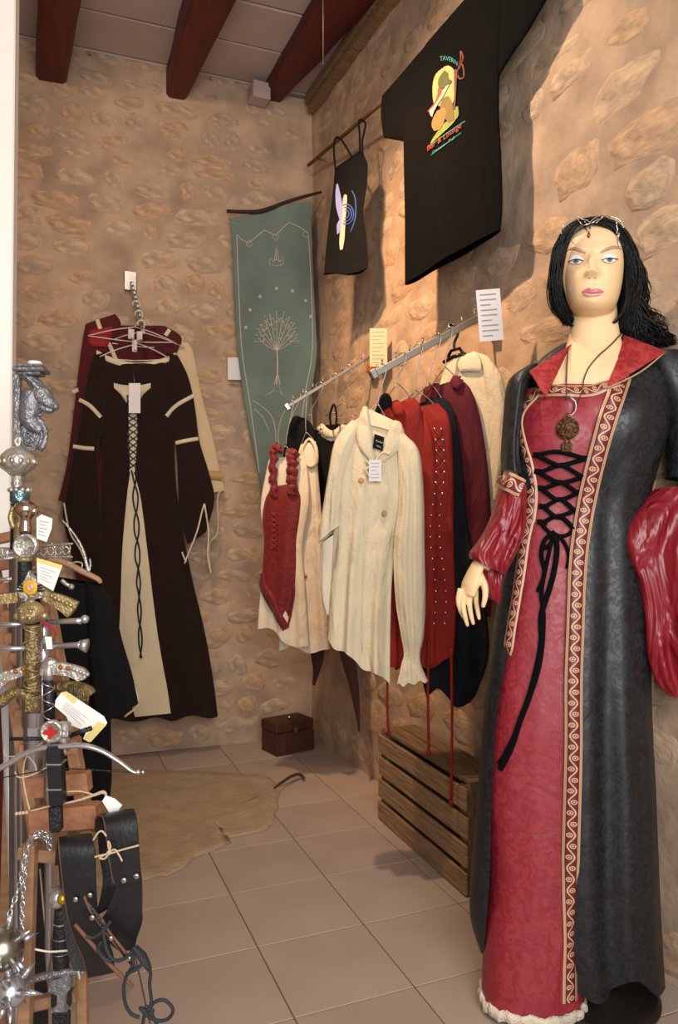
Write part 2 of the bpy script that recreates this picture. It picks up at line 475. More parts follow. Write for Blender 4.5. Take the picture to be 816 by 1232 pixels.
# left side wall, closing the room outside the frame, and the white door frame in front of it
lw = MB(); lw.box((-1.42, 1.9, ZC/2), (.2, 4.4, ZC)); tag(lw.build('wall_left', m_plaster), kind='structure')
ceil = MB(); ceil.box((.1, 1.6, ZC+.12), (3.6, 5.2, .08)); cl = ceil.build('ceiling', m_board); tag(cl, kind='structure')
yb = 4.2; rnd = random.Random(3)
while yb > -.9:
    wd = .30
    b = MB(); b.box((.1, yb-wd/2, ZC+.045+rnd.uniform(-.004, .004)), (3.3, wd-.012, .05), bev=.004, rz=.0); b.build('board', m_board, cl)
    yb -= wd
# painted timber beams
def beam(uLn, uRn, uLf, vf, uRf):
    zb = at((uLf+uRf)/2, vf, y=YB).z
    fl = at(uLf, vf, y=YB); fr = at(uRf, vf, y=YB); nl = at(uLn, 0, z=zb); nr_ = at(uRn, 0, z=zb)
    fl.z = fr.z = zb; ex = 1.0
    nl2 = nl+(nl-fl)*ex; nr2 = nr_+(nr_-fr)*ex
    mb = MB(); P = []; n = 26
    for i in range(n+1):
        t = -.03+1.03*i/n; a = fl.lerp(nl2, t); b_ = fr.lerp(nr2, t)
        j1 = noise.noise(V((a.x*5, a.y*3, 1)))*.010; j2 = noise.noise(V((b_.x*5, b_.y*3, 5)))*.010
        a.x += j1; b_.x += j2; zz = zb+noise.noise(V((a.x, a.y*2.2, 9)))*.012; r = .018
        P.append([V((a.x, a.y, ZC+.03)), V((a.x, a.y, zz+r)), V((a.x+r, a.y, zz)), V((b_.x-r, b_.y, zz)), V((b_.x, b_.y, zz+r)), V((b_.x, b_.y, ZC+.03))])
    mb.grid(P, close=True)
    return mb
for k, bm_ in enumerate([(48, 99, 43, 100, 80), (231, 288, 199, 120, 224), (385, 458, 316, 123, 340)]):
    o = beam(*bm_).build('trim_%d' % (k+1), m_beam); tag(o, kind='structure', label='oxblood painted timber ceiling beam')
# lath and block along the top of the right wall
m_lath = wood('old_lath', '6b5138', '927350', (1, 8, 8))
for k, (dx, z, t_) in enumerate([(.035, ZC-.03, .05), (.022, ZC-.085, .035)]):
    b = MB(); b.beam((wx(3.86)-dx, 3.86, z), (wx(1.2)-dx, 1.2, z), .06, t_)
    tag(b.build('trim_%d' % (k+4), m_lath), kind='structure', label='rough timber lath along the top of the right wall')
b = MB(); c = at(312, 92, y=3.86); b.box((c.x, 3.86, ZC-.055), (.10, .10, .09), bev=.006, rz=.1); b.build('block', m_board, wb)
b = MB(); b.tube([at(388, -60, y=2.6), at(389, 15, y=2.6), at(389, 78, y=2.6)], .0015, 6)
tag(b.build('hanging_wire', M('thin_wire', '6a5a4a', rough=.5, metal=.6), org=at(388, -60, y=2.6)), 'thin wire hanging down beside the right-hand red ceiling beam', 'wire')
# floor
TS, TH = .3175, .0379; TO = V((1.4921*TS, 7.3342*TS, 0)); c_, s_ = math.cos(TH), math.sin(TH)
fb_ = MB(); fb_.box((.05, 1.6, -.053), (3.4, 5.4, .1)); fl = fb_.build('floor', m_grout); tag(fl, kind='structure')
tm = []
for k in range(2):
    b = MB(); b.box((0, 0, 0), (TS-.0032, TS-.0032, .012), bev=.0015); o = b.build('tile', m_tile[k]); tm.append(o.data); bpy.data.objects.remove(o)
rnd = random.Random(2)
for i in range(-6, 5):
    for j in range(-8, 6):
        q = V((TO.x+((i+.5)*c_-(j+.5)*s_)*TS, TO.y+((j+.5)*c_+(i+.5)*s_)*TS, -.0065))
        if -1.2 < q.x < wx(q.y)+.02 and .1 < q.y < YB+.05:
            o = bpy.data.objects.new('tile', tm[rnd.randrange(2)]); COL.objects.link(o); o.parent = fl; o.location = q+V((0, 0, rnd.uniform(-.0006, 0)))
            o.rotation_euler = (0, 0, TH)
# white painted door frame at the left edge
xr = at(17, 500, d=1.9)
b = MB(); b.box((xr.x-.15, xr.y, 1.5), (.30, .07, 3.0), rz=-YAW*.2, bev=.004)
tag(b.build('door_1', m_white), kind='structure', label='white painted door frame at the left edge')

# ================================================================== THINGS ON THE BACK WALL
m_brown = M('dark_brown_velvet', '20100c', rough=.9, var=.12, wr=.5, wrs=7, bump=.2, bscale=120, spec=.2, sheen=.1)
m_cream = M('cream_cotton', 'cdbfa2', rough=.85, wr=.4, var=.05, bump=.15, bscale=160, spec=.2)
m_cream2 = M('cream_voile', 'c9b490', rough=.85, wr=.4, var=.05, bump=.15, bscale=160, spec=.2)
m_wine = M('wine_velvet', '4a0c12', rough=.8, var=.15, bump=.15, bscale=120, spec=.25, sheen=.15)
m_redv = M('bright_red_velvet', '8a0d12', rough=.7, var=.15, bump=.15, bscale=120, spec=.3, sheen=.2)
m_braid = M('black_cord', '0c0b0c', rough=.7, var=.1, bump=.2, bscale=200)
m_chrome = M('chrome', 'c9c9c9', rough=.22, metal=1, var=.03, bump=0)
m_wire = M('hanger_wire', 'a8a29a', rough=.35, metal=.9, var=.05, bump=0)
m_plast = M('clear_white_plastic', 'c9c2b8', rough=.4, var=.03, bump=0)
m_paper = M('white_card', 'd9d7d8', rough=.8, var=.02, bump=0)
m_ink = M('grey_ink', '8a8a90', rough=.8, var=.02, bump=0)
pb = lambda y: plane((0, y), 0)

def hem_wave(a, k, p): return lambda x: a*math.sin(k*x+p)
# --- cream gown (behind, right)
def polyloft(rows, pl, **kw): return Loft(rows, pl, **kw)
g = thing('cream_gown', 'cream gown mostly hidden behind the brown gown, its right sleeve showing', 'dress', at(200, 420, y=3.84))
l = Loft([(200, 412, 226, 412, .012, 0, 0), (205, 440, 233, 425, .014, 0, .003), (212, 480, 243, 475, .014, 0, .004), (220, 530, 256, 525, .014, 0, .004), (232, 575, 266, 570, .014, 0, .004), (236, 596, 271, 590, .014, 0, .004)], pb(3.86), n=36, m=26, k=5, seed=3)
l.build('sleeve', m_cream2, g)
mb = MB(); strip(mb, bvof(l), [(232, 578), (250, 572), (267, 573)], .05, fb=pb(3.85)); mb.build('cuff', M('gold_tan_satin', 'b08a58', rough=.6), g)
l2 = Loft([(120, 405, 222, 405, .01, 0, 0), (112, 470, 215, 470, .014, 0, .004), (118, 560, 214, 560, .016, 0, .006), (120, 700, 225, 700, .016, 0, .008), (130, 852, 235, 852, .016, 0, .008)], pb(3.872), n=40, m=30, k=7, seed=8)
l2.build('gown_body', m_cream2, g)
mb = MB()
mb.tube([at(268, 590, y=3.84), at(262, 598, y=3.82), at(262, 640, y=3.83), at(252, 655, y=3.82), at(254, 690, y=3.83)], .004, 6, smooth=4)
mb.build('sleeve_tail', m_cream2, g)
# --- wine red gown (behind, left)
g = thing('wine_red_gown', 'wine red velvet gown behind the brown gown, cream bands on its shoulders', 'dress', at(110, 400, y=3.83))
l3 = Loft([(103, 392, 196, 392, .008, 0, 0), (104, 402, 196, 402, .010, 0, .001), (98, 440, 200, 430, .014, 0, .003), (90, 500, 196, 500, .016, 0, .004), (84, 560, 190, 560, .016, 0, .005), (82, 640, 190, 640, .018, 0, .007), (100, 740, 200, 740, .018, 0, .009), (112, 845, 210, 845, .018, 0, .009)], pb(3.845), n=44, m=36, k=7, seed=4)
l3.build('gown_body', m_wine, g)
l4 = Loft([(103, 390, 139, 378, .012, 0, 0), (100, 405, 145, 395, .014, 0, .002), (95, 440, 120, 440, .016, 0, .003), (88, 500, 110, 500, .016, 0, .003), (80, 560, 100, 560, .014, 0, .003), (70, 602, 92, 608, .012, 0, .003)], pb(3.83), n=32, m=26, k=4, seed=5)
l4.build('sleeve', m_wine, g)
l5 = Loft([(182, 395, 198, 392, .008, 0, 0), (188, 402, 219, 407, .010, 0, .001), (184, 425, 208, 432, .012, 0, .002)], pb(3.835), n=24, m=10, k=3, seed=6)
l5.build('sleeve', m_wine, g)
mb = MB()
for p in [[(117, 385), (121, 397)], [(128, 408), (134, 420), (140, 434)], [(204, 397), (199, 404)], [(87, 472), (95, 469)]]: mb = MB(); strip(mb, bvof(l4, l5, l3), p, .020, off=.006, fb=pb(3.815)); mb.build('cream_band', m_cream, g)
mb = MB(); patch(mb, bvof(l4), [(108, 398, 135, 393), (107, 412, 133, 408), (112, 418, 128, 418)], off=.006, fb=pb(3.82), bulge=.006); mb.build('shoulder_puff', m_redv, g)
# --- brown gown in front
g = thing('brown_gown', 'dark brown medieval gown with cream lace-up front panel hanging on the back wall', 'dress', at(165, 440, y=3.77))
PBR = pb(3.77)
body = Loft([(116, 424, 211, 427, .010, 0, 0), (112, 440, 216, 436, .022, 0, .001), (118, 480, 212, 478, .028, 0, .003), (123, 540, 210, 540, .030, 0, .004), (122, 600, 214, 600, .030, 0, .006), (112, 680, 228, 680, .034, 0, .010), (106, 760, 246, 758, .036, 0, .014), (112, 820, 256, 815, .038, 0, .016), (128, 866, 262, 860, .040, 0, .017)], PBR, n=80, m=60, k=8, seed=11, hem=lambda x: .012*math.sin(9*x))
# scooped neckline: rings near the top dip in the middle
def scoop(L_, u0, u1, depth, rows):
    n = len(L_.P[0])
    for i in range(rows):
        for j in range(n):
            th = 2*PI*j/n; x = math.cos(th); f = depth*(1-x*x)*(1-i/rows)
            L_.P[i][j].z -= f
    L_.mb = MB(); L_.mb.grid(L_.P, close=True); L_.bvh = BVHTree.FromPolygons(L_.mb.v, L_.mb.f)
scoop(body, 0, 0, .058, 9)
body.build('gown_body', m_brown, g)
sl = Loft([(112, 428, 130, 424, .012, .005, 0), (104, 460, 128, 455, .020, .012, .001), (97, 500, 124, 505, .024, .018, .003), (88, 545, 118, 545, .024, .02, .003), (80, 590, 120, 600, .022, .02, .005), (76, 625, 122, 640, .020, .02, .006), (92, 680, 112, 682, .012, .02, .003)], PBR, n=36, m=34, k=4, seed=12); sl.build('sleeve', m_brown, g)
sr = Loft([(200, 425, 214, 428, .012, .005, 0), (204, 455, 226, 452, .020, .012, .001), (206, 505, 234, 485, .024, .018, .003), (212, 540, 240, 530, .024, .02, .003), (214, 580, 252, 570, .022, .02, .004), (216, 620, 258, 602, .020, .02, .005), (226, 655, 248, 640, .010, .02, .003)], PBR, n=36, m=34, k=4, seed=13); sr.build('sleeve', m_brown, g)
bb = bvof(body, sl, sr)
mb = MB(); patch(mb, bvof(body), [(157, 566, 160, 566), (153, 600, 169, 600), (148, 660, 177, 660), (146, 720, 184, 720), (144, 780, 192, 780), (154, 830, 200, 825), (163, 862, 205, 858)], off=.007, nx=12, m=34); mb.build('cream_panel', m_cream, g)
mb = MB(); patch(mb, bvof(body), [(156, 474, 163, 474), (154, 520, 165, 520), (156, 568, 162, 568)], off=.006, nx=4, m=14); mb.build('lacing_gap', m_cream, g)
mb = MB(); mb2 = [(137, 462), (147, 465), (159, 466), (171, 465), (181, 462)]
P = []
for (a, b_, c__) in [(137, 461, 467), (145, 463, 474), (153, 464, 486), (165, 464, 486), (173, 463, 474), (181, 461, 467)]:
    h1 = hit(bvof(body), a, b_); h2 = hit(bvof(body), a, c__); P.append([h1[0]+h1[1]*.004, h1[0]+h1[1]*.007, h2[0]+h2[1]*.007, h2[0]+h2[1]*.004])
mb.grid(P); mb.build('collar_point', m_cream, g)
mb = MB()
nk = [(113, 421), (120, 429), (135, 438), (152, 443), (172, 443), (190, 438), (205, 430), (207, 426)]
neck = []
n_ = len(body.P[0])
for j in range(n_//2, n_+1): neck.append(body.P[0][j % n_]+V((0, -.004, .004)))
Pn = [[p+V((0, .003, .008)), p+V((0, -.006, .004)), p+V((0, -.007, -.022)), p+V((0, .003, -.025))] for p in neck]
mb.grid(Pn); mb.build('neck_trim', m_cream, g)
mb = MB()
for p in [[(95, 481), (108, 488), (121, 502)], [(200, 501), (212, 488), (233, 476)], [(88, 537), (100, 539), (113, 540)], [(212, 533), (225, 530), (238, 528)]]: mb = MB(); strip(mb, bb, p, .019, off=.004, fb=pb(3.73)); mb.build('sleeve_trim', m_cream, g)
mb = MB()
for k in range(11):
    v = 476+k*8; w_ = 9-.25*k
    cord(mb, bvof(body), [(158-w_+4, v), (158+w_, v+8)], .0030, off=.009, sub=3); cord(mb, bvof(body), [(158+w_, v), (158-w_+4, v+8)], .0030, off=.009, sub=3)
    cord(mb, bvof(body), [(158-w_+4, v), (158-w_+5, v+8)], .0030, off=.009, sub=3); cord(mb, bvof(body), [(158+w_, v), (158+w_, v+8)], .0030, off=.009, sub=3)
for sgn in (-1, 1):
    cord(mb, bvof(body), [(161+sgn*(3 if t < 8 else 2)*math.cos(t*1.4)+.5*t, 566+t*15) for t in range(16)], .0042, off=.013, sub=4)
mb.build('lace', m_braid, g)
mb = MB()
for pts in [[(246, 606), (243, 616), (237, 640), (226, 668), (222, 678)], [(219, 664), (222, 672), (224, 676)], [(246, 606), (251, 640), (250, 668), (254, 690)]]:
    mb.tube([at(a, b_, y=3.72) for a, b_ in pts], .0045, 6, smooth=5)
mb.build('cuff_cord', m_cream, g)
mb = MB(); mb.tube([at(77, 605, y=3.72), at(84, 640, y=3.72), at(97, 662, y=3.72), at(108, 690, y=3.72)], .0042, 6, smooth=5); mb.build('cuff_cord', m_cream, g)
# price tag pinned to the gown
def price_card(u0, v0, u1, v1, d=None, y=None, label='', tilt=0, mat=None, lines=3, name='price_tag', cat='tag', th=.0012, pl=None, string=None):
    pf = (lambda u, v: at(u, v, d=d)) if d else (lambda u, v: at(u, v, y=y))
    if pl: pf = lambda u, v: pl(u, v)
    cu, cv = (u0+u1)/2, (v0+v1)/2; ct, st = math.cos(tilt), math.sin(tilt)
    def rp(a, b_): a, b_ = a-cu, b_-cv; return pf(cu+a*ct-b_*st, cv+a*st+b_*ct)
    t = thing(name, label, cat, rp(cu, v0))
    A, B, C_, D = rp(u0, v0), rp(u1, v0), rp(u1, v1), rp(u0, v1)
    n = (B-A).cross(D-A).normalized(); n = n if n.dot(CAM-A) > 0 else -n
    m_ = MB(); m_.prism([A, B, C_, D], -n, th); co_ = m_.build('card', mat or m_paper, t)
    if lines:
        m_ = MB()
        for k in range(lines):
            f = (k+1)/(lines+1); e = .82-.25*(k % 3 == 2)
            a = A.lerp(D, f); b_ = B.lerp(C_, f); p = a.lerp(b_, .14); q = a.lerp(b_, e); h = (D-A)*.012
            m_.prism([p-h, q-h, q+h, p+h], n, .0004)
        m_.build('writing', m_ink, co_)
    return t, n, rp
t, n, rp = price_card(155, 461, 169, 497, y=3.69, label='plain white price tag pinned to the front of the brown gown', lines=0)
mb = MB(); mb.tube([at(162, 463, y=3.692), at(161, 452, y=3.70), at(160, 446, y=3.735)], .001, 5); mb.build('string', m_wire, t)
# wall bracket with notched arm
g = thing('display_arm', 'chrome wall plate with notched sloping arm holding the back wall gowns', 'bracket', at(158, 335, y=3.90))
c0 = at(157, 338, y=3.89); mb = MB(); mb.box(c0, (.062, .008, .10), bev=.003)
mb.box(c0+V((0, -.004, .034)), (.05, .006, .006)); mb.build('wall_plate', m_chrome, g)
e0 = at(158, 340, y=3.87); e1 = at(171, 394, y=3.66); mb = MB(); mb.beam(e0, e1, .016, .016); mb.build('arm', m_chrome, g)
mb = MB()
for k in range(9):
    q = e0.lerp(e1, .1+.1*k); mb.beam(q+V((0, 0, .006)), q+V((0, -.006, .022)), .014, .004, up=(0, 1, 0))
mb.build('notch', m_chrome, g)
# hangers
def hanger(name, label, hook, wl, wr_, mat, r=.0020, group=None, hk=.03, bar=True, hdir=None, y=None):
    """hook = point on the rail; wl, wr_ = shoulder ends"""
    t = thing(name, label, 'hanger', hook, group)
    d = (wr_-wl); apex = (wl+wr_)/2; apex = V((hook.x*.5+apex.x*.5, hook.y*.5+apex.y*.5, max(wl.z, wr_.z)+.05+abs(d.z)*.3)); side = d.normalized()
    m_ = MB()
    top = hook+V((0, 0, .003))
    m_.tube([hook-side*.016+V((0, 0, -.018)), hook-side*.017, top+V((0, 0, .006)), hook+side*.015, hook+side*.012+V((0, 0, -.03)), apex.lerp(hook, .25), apex], r, 6, smooth=4)
    m_.build('hook', mat, t)
    m_ = MB(); m_.tube([apex, apex.lerp(wl, .5)+V((0, 0, .006)), wl], r, 6, smooth=3); m_.tube([apex, apex.lerp(wr_, .5)+V((0, 0, .006)), wr_], r, 6, smooth=3)
    if bar: m_.tube([wl, (wl+wr_)/2+V((0, 0, -.012)), wr_], r, 6, smooth=3)
    m_.build('shoulder_wire', mat, t)
    return t
for k, (f, a, b_, y_, lb) in enumerate([(.93, (118, 430), (205, 432), 3.755, 'wire hanger inside the neck of the brown gown'),
        (.72, (106, 404), (210, 412), 3.80, 'wire hanger holding the wine red gown behind the brown one'),
        (.5, (128, 412), (222, 418), 3.835, 'wire hanger holding the cream gown at the back of the display arm')]):
    hanger('wire_hanger', lb, e0.lerp(e1, f)+V((0, 0, .010)), at(*a, y=y_), at(*b_, y=y_), m_plast, r=.0028, group=None)
g = thing('hanger_clips', 'bunched clear plastic clips where the hangers meet on the display arm', 'clips', at(165, 405, y=3.70))
for k, (u, v, s1, s2, rz) in enumerate([(158, 402, .03, .05, .3), (168, 404, .028, .045, -.4), (162, 416, .024, .06, .15), (172, 398, .02, .03, .8)]):
    mb = MB(); mb.box(at(u, v, y=3.66+.012*k), (s1, .006, s2), rz=rz, bev=.003); mb.box(at(u+1, v+2, y=3.65+.012*k), (s1*.6, .010, s2*.5), rz=rz, bev=.003); mb.build('clip', m_plast, g)
# notice beside the banner
price_card(274, 430, 292, 457, y=3.88, label='small blank white note fixed to the back wall beside the banner', lines=0, name='wall_note', cat='note')

# ------------------------------------------------------------------ banner across the corner
A0 = at(277, 258, y=3.86); B0 = at(378, 236, x=1.20); ab = math.atan2(-(B0.y-A0.y), (B0.x-A0.x))
pbn = plane((A0.x, A0.y), math.atan2(-(B0.y-A0.y), (B0.x-A0.x)))
m_ban = M('sea_green_tapestry', '5f6f68', col2='6c7f76', rough=.9, var=.05, scale=5, bump=.35, bscale=260, spec=.2)
m_emb = M('pale_pink_thread', 'b8aaa0', rough=.9, var=.04, bump=.1)
g = thing('tapestry_banner', 'sea green banner with pale tree and crown hung across the corner', 'banner', A0)
bn = Loft([(277, 263, 374, 242, .003, 0, 0), (279, 290, 375, 270, .003, 0, .002), (281, 340, 377, 330, .004, 0, .004), (284, 400, 380, 390, .004, 0, .005), (288, 440, 381, 430, .004, 0, .005), (295, 490, 372, 485, .004, 0, .005), (305, 540, 362, 540, .004, 0, .004), (316, 590, 352, 590, .004, 0, .003), (332, 640, 340, 640, .003, 0, 0)], pbn, n=60, m=60, k=5, seed=21, power=.3)
bn.build('cloth', m_ban, g); bv = bvof(bn)
mb = MB()
def crd(pts, r=.0026, sub=5): cord(mb, bv, pts, r, off=.0005, sub=sub, fb=pbn, seg=5)
crd([(285, 282), (287, 340), (291, 420), (300, 480), (309, 545), (312, 570)], .0032)
crd([(285, 282), (299, 293), (318, 277), (332, 284), (348, 268), (371, 281)], .0032, 2)
crd([(371, 281), (374, 330), (376, 420), (368, 470), (361, 520)], .0032)
for c_u, c_v in ((300, 293), (332, 285), (368, 282)): crd([(c_u+3.5*math.cos(a), c_v+3.5*math.sin(a)) for a in [k*PI/4 for k in range(9)]], .0018, 2)
crd([(304, 482), (316, 490), (326, 500), (331, 515), (333, 540)], .0026); crd([(306, 492), (316, 502), (324, 520)], .0022); crd([(350, 487), (340, 500), (335, 520), (336, 540)], .0026); crd([(362, 480), (352, 500), (346, 520)], .0022)
crd([(318, 477), (332, 470), (344, 478)], .0012); crd([(324, 476), (334, 464), (340, 476)], .0012)
mb.build('border_line', m_emb, g)
mb = MB()
for p in [[(324, 319), (326, 310), (330, 316), (332, 300), (334, 300), (336, 316), (340, 309), (341, 319)], [(325, 318), (333, 320), (341, 318)], [(328, 316), (333, 312), (338, 316)], [(332, 302), (333, 314)]]: crd(p, .0022, 2)
mb.build('crown', m_emb, g)
mb = MB()
crd([(333, 464), (334, 440), (333, 420)], .0050); crd([(330, 464), (333, 452)], .003); crd([(337, 464), (335, 452)], .003)
rnd = random.Random(4); tips = []
for i, ang in enumerate([-78, -60, -45, -30, -15, 0, 14, 28, 44, 60, 78]):
    a = math.radians(ang); R1 = 14; R2 = rnd.uniform(25, 30)*(1.35-.35*abs(ang)/78*1.3)
    m1 = (333+math.sin(a)*R1*.75, 420-math.cos(a)*R1*.9); e = (333+math.sin(a)*R2*.95, 412-math.cos(a)*R2)
    crd([(333, 422), m1, e], .0023); tips.append(e)
    for s_g in (-1, 1):
        f = (m1[0]*.4+e[0]*.6, m1[1]*.4+e[1]*.6); h_ = (f[0]+s_g*5+math.sin(a)*4, f[1]-6*math.cos(a)+1); crd([f, h_], .0018, 2); tips.append(h_)
mb.build('tree', m_emb, g)
mb = MB()
for (a, b_) in tips+[(314+rnd.uniform(0, 40), 372+rnd.uniform(0, 40)) for _ in range(16)]:
    h = hit(bv, a, b_, pbn); mb.ball(h[0], .0048, 6, 4)
mb.build('leaves', m_emb, g)['kind'] = 'stuff'
for (a, b_) in [(333, 347), (352, 350), (313, 357), (368, 362), (301, 373), (374, 381), (296, 394)]:
    h = hit(bv, a, b_, pbn); mb = MB(); mb.ball(h[0], .010, 8, 5, scale=(1, .5, 1)); mb.build('blossom', m_emb, g)
mb = MB(); m_gold = M('gilt', 'c9a030', rough=.35, metal=.8, bump=0)
for (a, b_) in [(286, 265), (315, 265), (347, 253)]:
    h = hit(bv, a, b_, pbn); mb = MB(); mb.ball(h[0]+h[1]*.003, .006, 8, 5); mb.build('eyelet', m_gold, g)
g2 = thing('banner_pole', 'dark crooked branch carrying the green banner across the corner', 'pole', at(275, 255, y=3.86))
mb = MB(); mb.tube([pbn(273, 254, .012), pbn(300, 255, .012), pbn(318, 253, .012), pbn(345, 243, .012), pbn(368, 236, .012), pbn(387, 231, .012)], [.010, .011, .012, .010, .009, .007], 8, smooth=4); mb.build('branch', M('dark_bark', '2e1a12', rough=.9, bump=.6, bscale=40), g2)

# ------------------------------------------------------------------ shirts hanging high on the right wall
m_blk = M('black_cotton', '0c0b0b', wr=.5, rough=.9, var=.15, bump=.15, bscale=160, spec=.2)
g = thing('wooden_rod', 'thin wooden rod high on the right wall carrying the black shirts', 'rod', at(371, 199, x=1.235))
r0 = at(371, 199, x=1.20); r1 = at(462, 122, x=1.20); r2 = r1+(r1-r0)*.18
mb = MB(); mb.tube([r0, r1, r2], .009, 8); mb.build('stick', wood('brown_stick', '5a3a20', '7d5630', (1, 1, 1)), g)
for q in (.12, .94):
    mb = MB(); p = r0.lerp(r2, q); mb.beam(p, V((wx(p.y)-.012, p.y, p.z)), .012, .012); mb.build('peg', m_lath, g)
# tank top
PT = plane((1.165, 3.0), math.radians(64))
g = thing('tank_top', 'small black strappy tank top with pale blue fairy print on the right wall rod', 'top', PT(420, 200))
tk = Loft([(403, 203, 434, 181, .004, 0, 0), (402, 218, 442, 196, .010, 0, .001), (400, 240, 441, 225, .014, 0, .003), (396, 270, 437, 255, .013, 0, .003), (393, 300, 441, 285, .013, 0, .004), (391, 325, 443, 308, .013, 0, .005), (390, 336, 443, 319, .012, 0, .005)], PT, n=44, m=36, k=5, seed=31, hem=lambda x: .02*math.sin(2.2*x+.5))
tk.build('body', m_blk, g)
for pts in [[(404, 205), (402, 185), (403, 168), (410, 167), (424, 190)], [(433, 183), (433, 165), (432, 146), (436, 145), (440, 150), (436, 170), (437, 188)]]:
    mb = MB(); mb.tube([PT(a, b_, .004) for a, b_ in pts], .0045, 6, smooth=4); mb.build('strap', m_blk, g)
bv = bvof(tk); m_fairy = M('pale_lilac_print', '8e95c8', rough=.8, bump=0); m_blue = M('blue_swirl_print', '3d5c9e', rough=.8, bump=0); m_skinp = M('pale_flesh_print', 'cdb9a6', rough=.8, bump=0)
mb = MB(); patch(mb, bv, [(405, 222, 407, 221), (404, 235, 411, 238), (405, 250, 413, 252), (409, 264, 413, 262)], off=.002, nx=3, m=8); patch(mb, bv, [(411, 262, 414, 262), (406, 270, 411, 272), (406, 282, 409, 280)], off=.002, nx=3, m=6); mb.build('wing_print', m_fairy, g)
mb = MB()
for rr in (4.5, 8.5, 12): cord(mb, bv, [(417+rr*.75*math.cos(a), 258+rr*math.sin(a)) for a in [-2.0+k*.5 for k in range(9)]], .003, off=0, sub=3)
cord(mb, bv, [(424, 230), (428, 240), (428, 262), (422, 280)], .003, off=0, sub=4); mb.build('swirl_print', m_blue, g)
mb = MB(); patch(mb, bv, [(415, 234, 418, 235), (413, 242, 418, 243), (413, 255, 417, 256), (411, 270, 416, 272), (409, 290, 415, 288), (410, 301, 413, 300)], off=.003, nx=3, m=12); mb.build('figure_print', m_skinp, g)

# T-shirt
m_tee = M('black_tee_cotton', '070606', rough=.95, var=.15, bump=.15, bscale=160, spec=.1, wr=.5)
PS = plane((1.215, 2.4), math.radians(80))
g = thing('black_t_shirt', 'large black T-shirt with colourful pub print hanging above the clothes arms', 'shirt', PS(545, 150))
ts = Loft([(462, 118, 700, -120, .008, 0, 0), (476, 118, 655, -60, .014, 0, .001), (487, 140, 603, 60, .020, 0, .002), (488, 180, 603, 100, .022, 0, .003), (487, 240, 600, 165, .022, 0, .004), (488, 300, 602, 230, .022, 0, .005), (488, 343, 602, 277, .020, 0, .006)], PS, n=60, m=44, k=4, seed=32)
# (body silhouette is a panel shape; the sleeves are separate lofts)
ts = Loft([(522, 46, 640, -95, .006, 0, 0), (508, 62, 622, -50, .016, 0, .001), (492, 105, 606, 20, .020, 0, .002), (487, 150, 601, 80, .022, 0, .003), (487, 205, 600, 135, .022, 0, .004), (488, 262, 603, 195, .022, 0, .005), (488, 312, 604, 245, .022, 0, .006), (488, 343, 602, 277, .020, 0, .006)], PS, n=60, m=44, k=4, seed=32)
ts.build('body', m_tee, g)
s1 = Loft([(512, 50, 522, 95, .014, 0, 0), (490, 76, 500, 130, .014, 0, .001), (461, 113, 463, 167, .013, 0, .002)], PS, n=28, m=16, k=3, seed=3)
s1 = Loft([(527, 40, 488, 172, .012, 0, 0), (505, 63, 484, 170, .014, 0, .001), (484, 88, 474, 168, .014, 0, .001), (461, 114, 463, 166, .013, 0, .002)], PS, n=28, m=18, k=3, seed=3); s1.build('sleeve', m_tee, g)
s2 = Loft([(612, -60, 601, 92, .012, 0, 0), (636, -90, 612, 72, .014, 0, .001), (668, -120, 634, 40, .014, 0, .002), (700, -150, 660, -5, .014, 0, .002)], PS, n=28, m=18, k=3, seed=4); s2.build('sleeve', m_tee, g)
bv = bvof(ts)
def prt(nm, col, rows, off=.002, nx=4, m=14):
    mb = MB(); patch(mb, bv, rows, off=off, nx=nx, m=m, fb=PS); return mb.build(nm, M('print_'+col, col, rough=.8, bump=0, var=.12, scale=30), g)
prt('moon_print', 'a89a60', [(536, 80, 540, 79), (526, 88, 546, 83), (522, 98, 549, 92), (521, 110, 549, 100), (522, 122, 547, 118), (524, 128, 545, 126)])
prt('figure_print', '4b5226', [(536, 85, 540, 88), (530, 93, 541, 95), (528, 100, 545, 98), (529, 105, 540, 104), (531, 108, 536, 106)], off=.004)
prt('figure_print', 'a8402c', [(528, 107, 532, 105), (527, 116, 532, 114), (524, 124, 530, 122), (519, 130, 527, 127), (515, 135, 521, 133)], off=.004)
prt('figure_print', 'c9b8a0', [(538, 104, 542, 102), (533, 113, 539, 108), (527, 123, 534, 117), (522, 130, 528, 126), (518, 134, 522, 138), (520, 140, 522, 141)], off=.005)
prt('figure_print', '6b5a2c', [(534, 118, 541, 116), (531, 128, 545, 124), (533, 138, 547, 134), (541, 148, 548, 144)], off=.0045)
prt('figure_print', 'a86c38', [(527, 134, 535, 130), (522, 144, 538, 134), (521, 152, 536, 146), (524, 158, 531, 156)], off=.005)
prt('grass_print', '74853a', [(547, 130, 552, 128), (544, 142, 553, 136), (534, 150, 552, 141), (521, 168, 551, 142), (519, 174, 545, 150)], off=.0035)
prt('staff_print', '5e3426', [(548, 84, 552, 84), (548, 100, 551, 100), (548, 118, 550, 118), (546, 132, 549, 132)], off=.0055, nx=2)
mb = MB(); cord(mb, bv, [(553, 84), (557, 78), (559, 92), (554, 95), (551, 88), (555, 72), (555, 62), (558, 70), (555, 78)], .003, off=0, sub=4, fb=PS); mb.build('staff_print', M('print_staff', '7a3a28', rough=.8, bump=0), g)
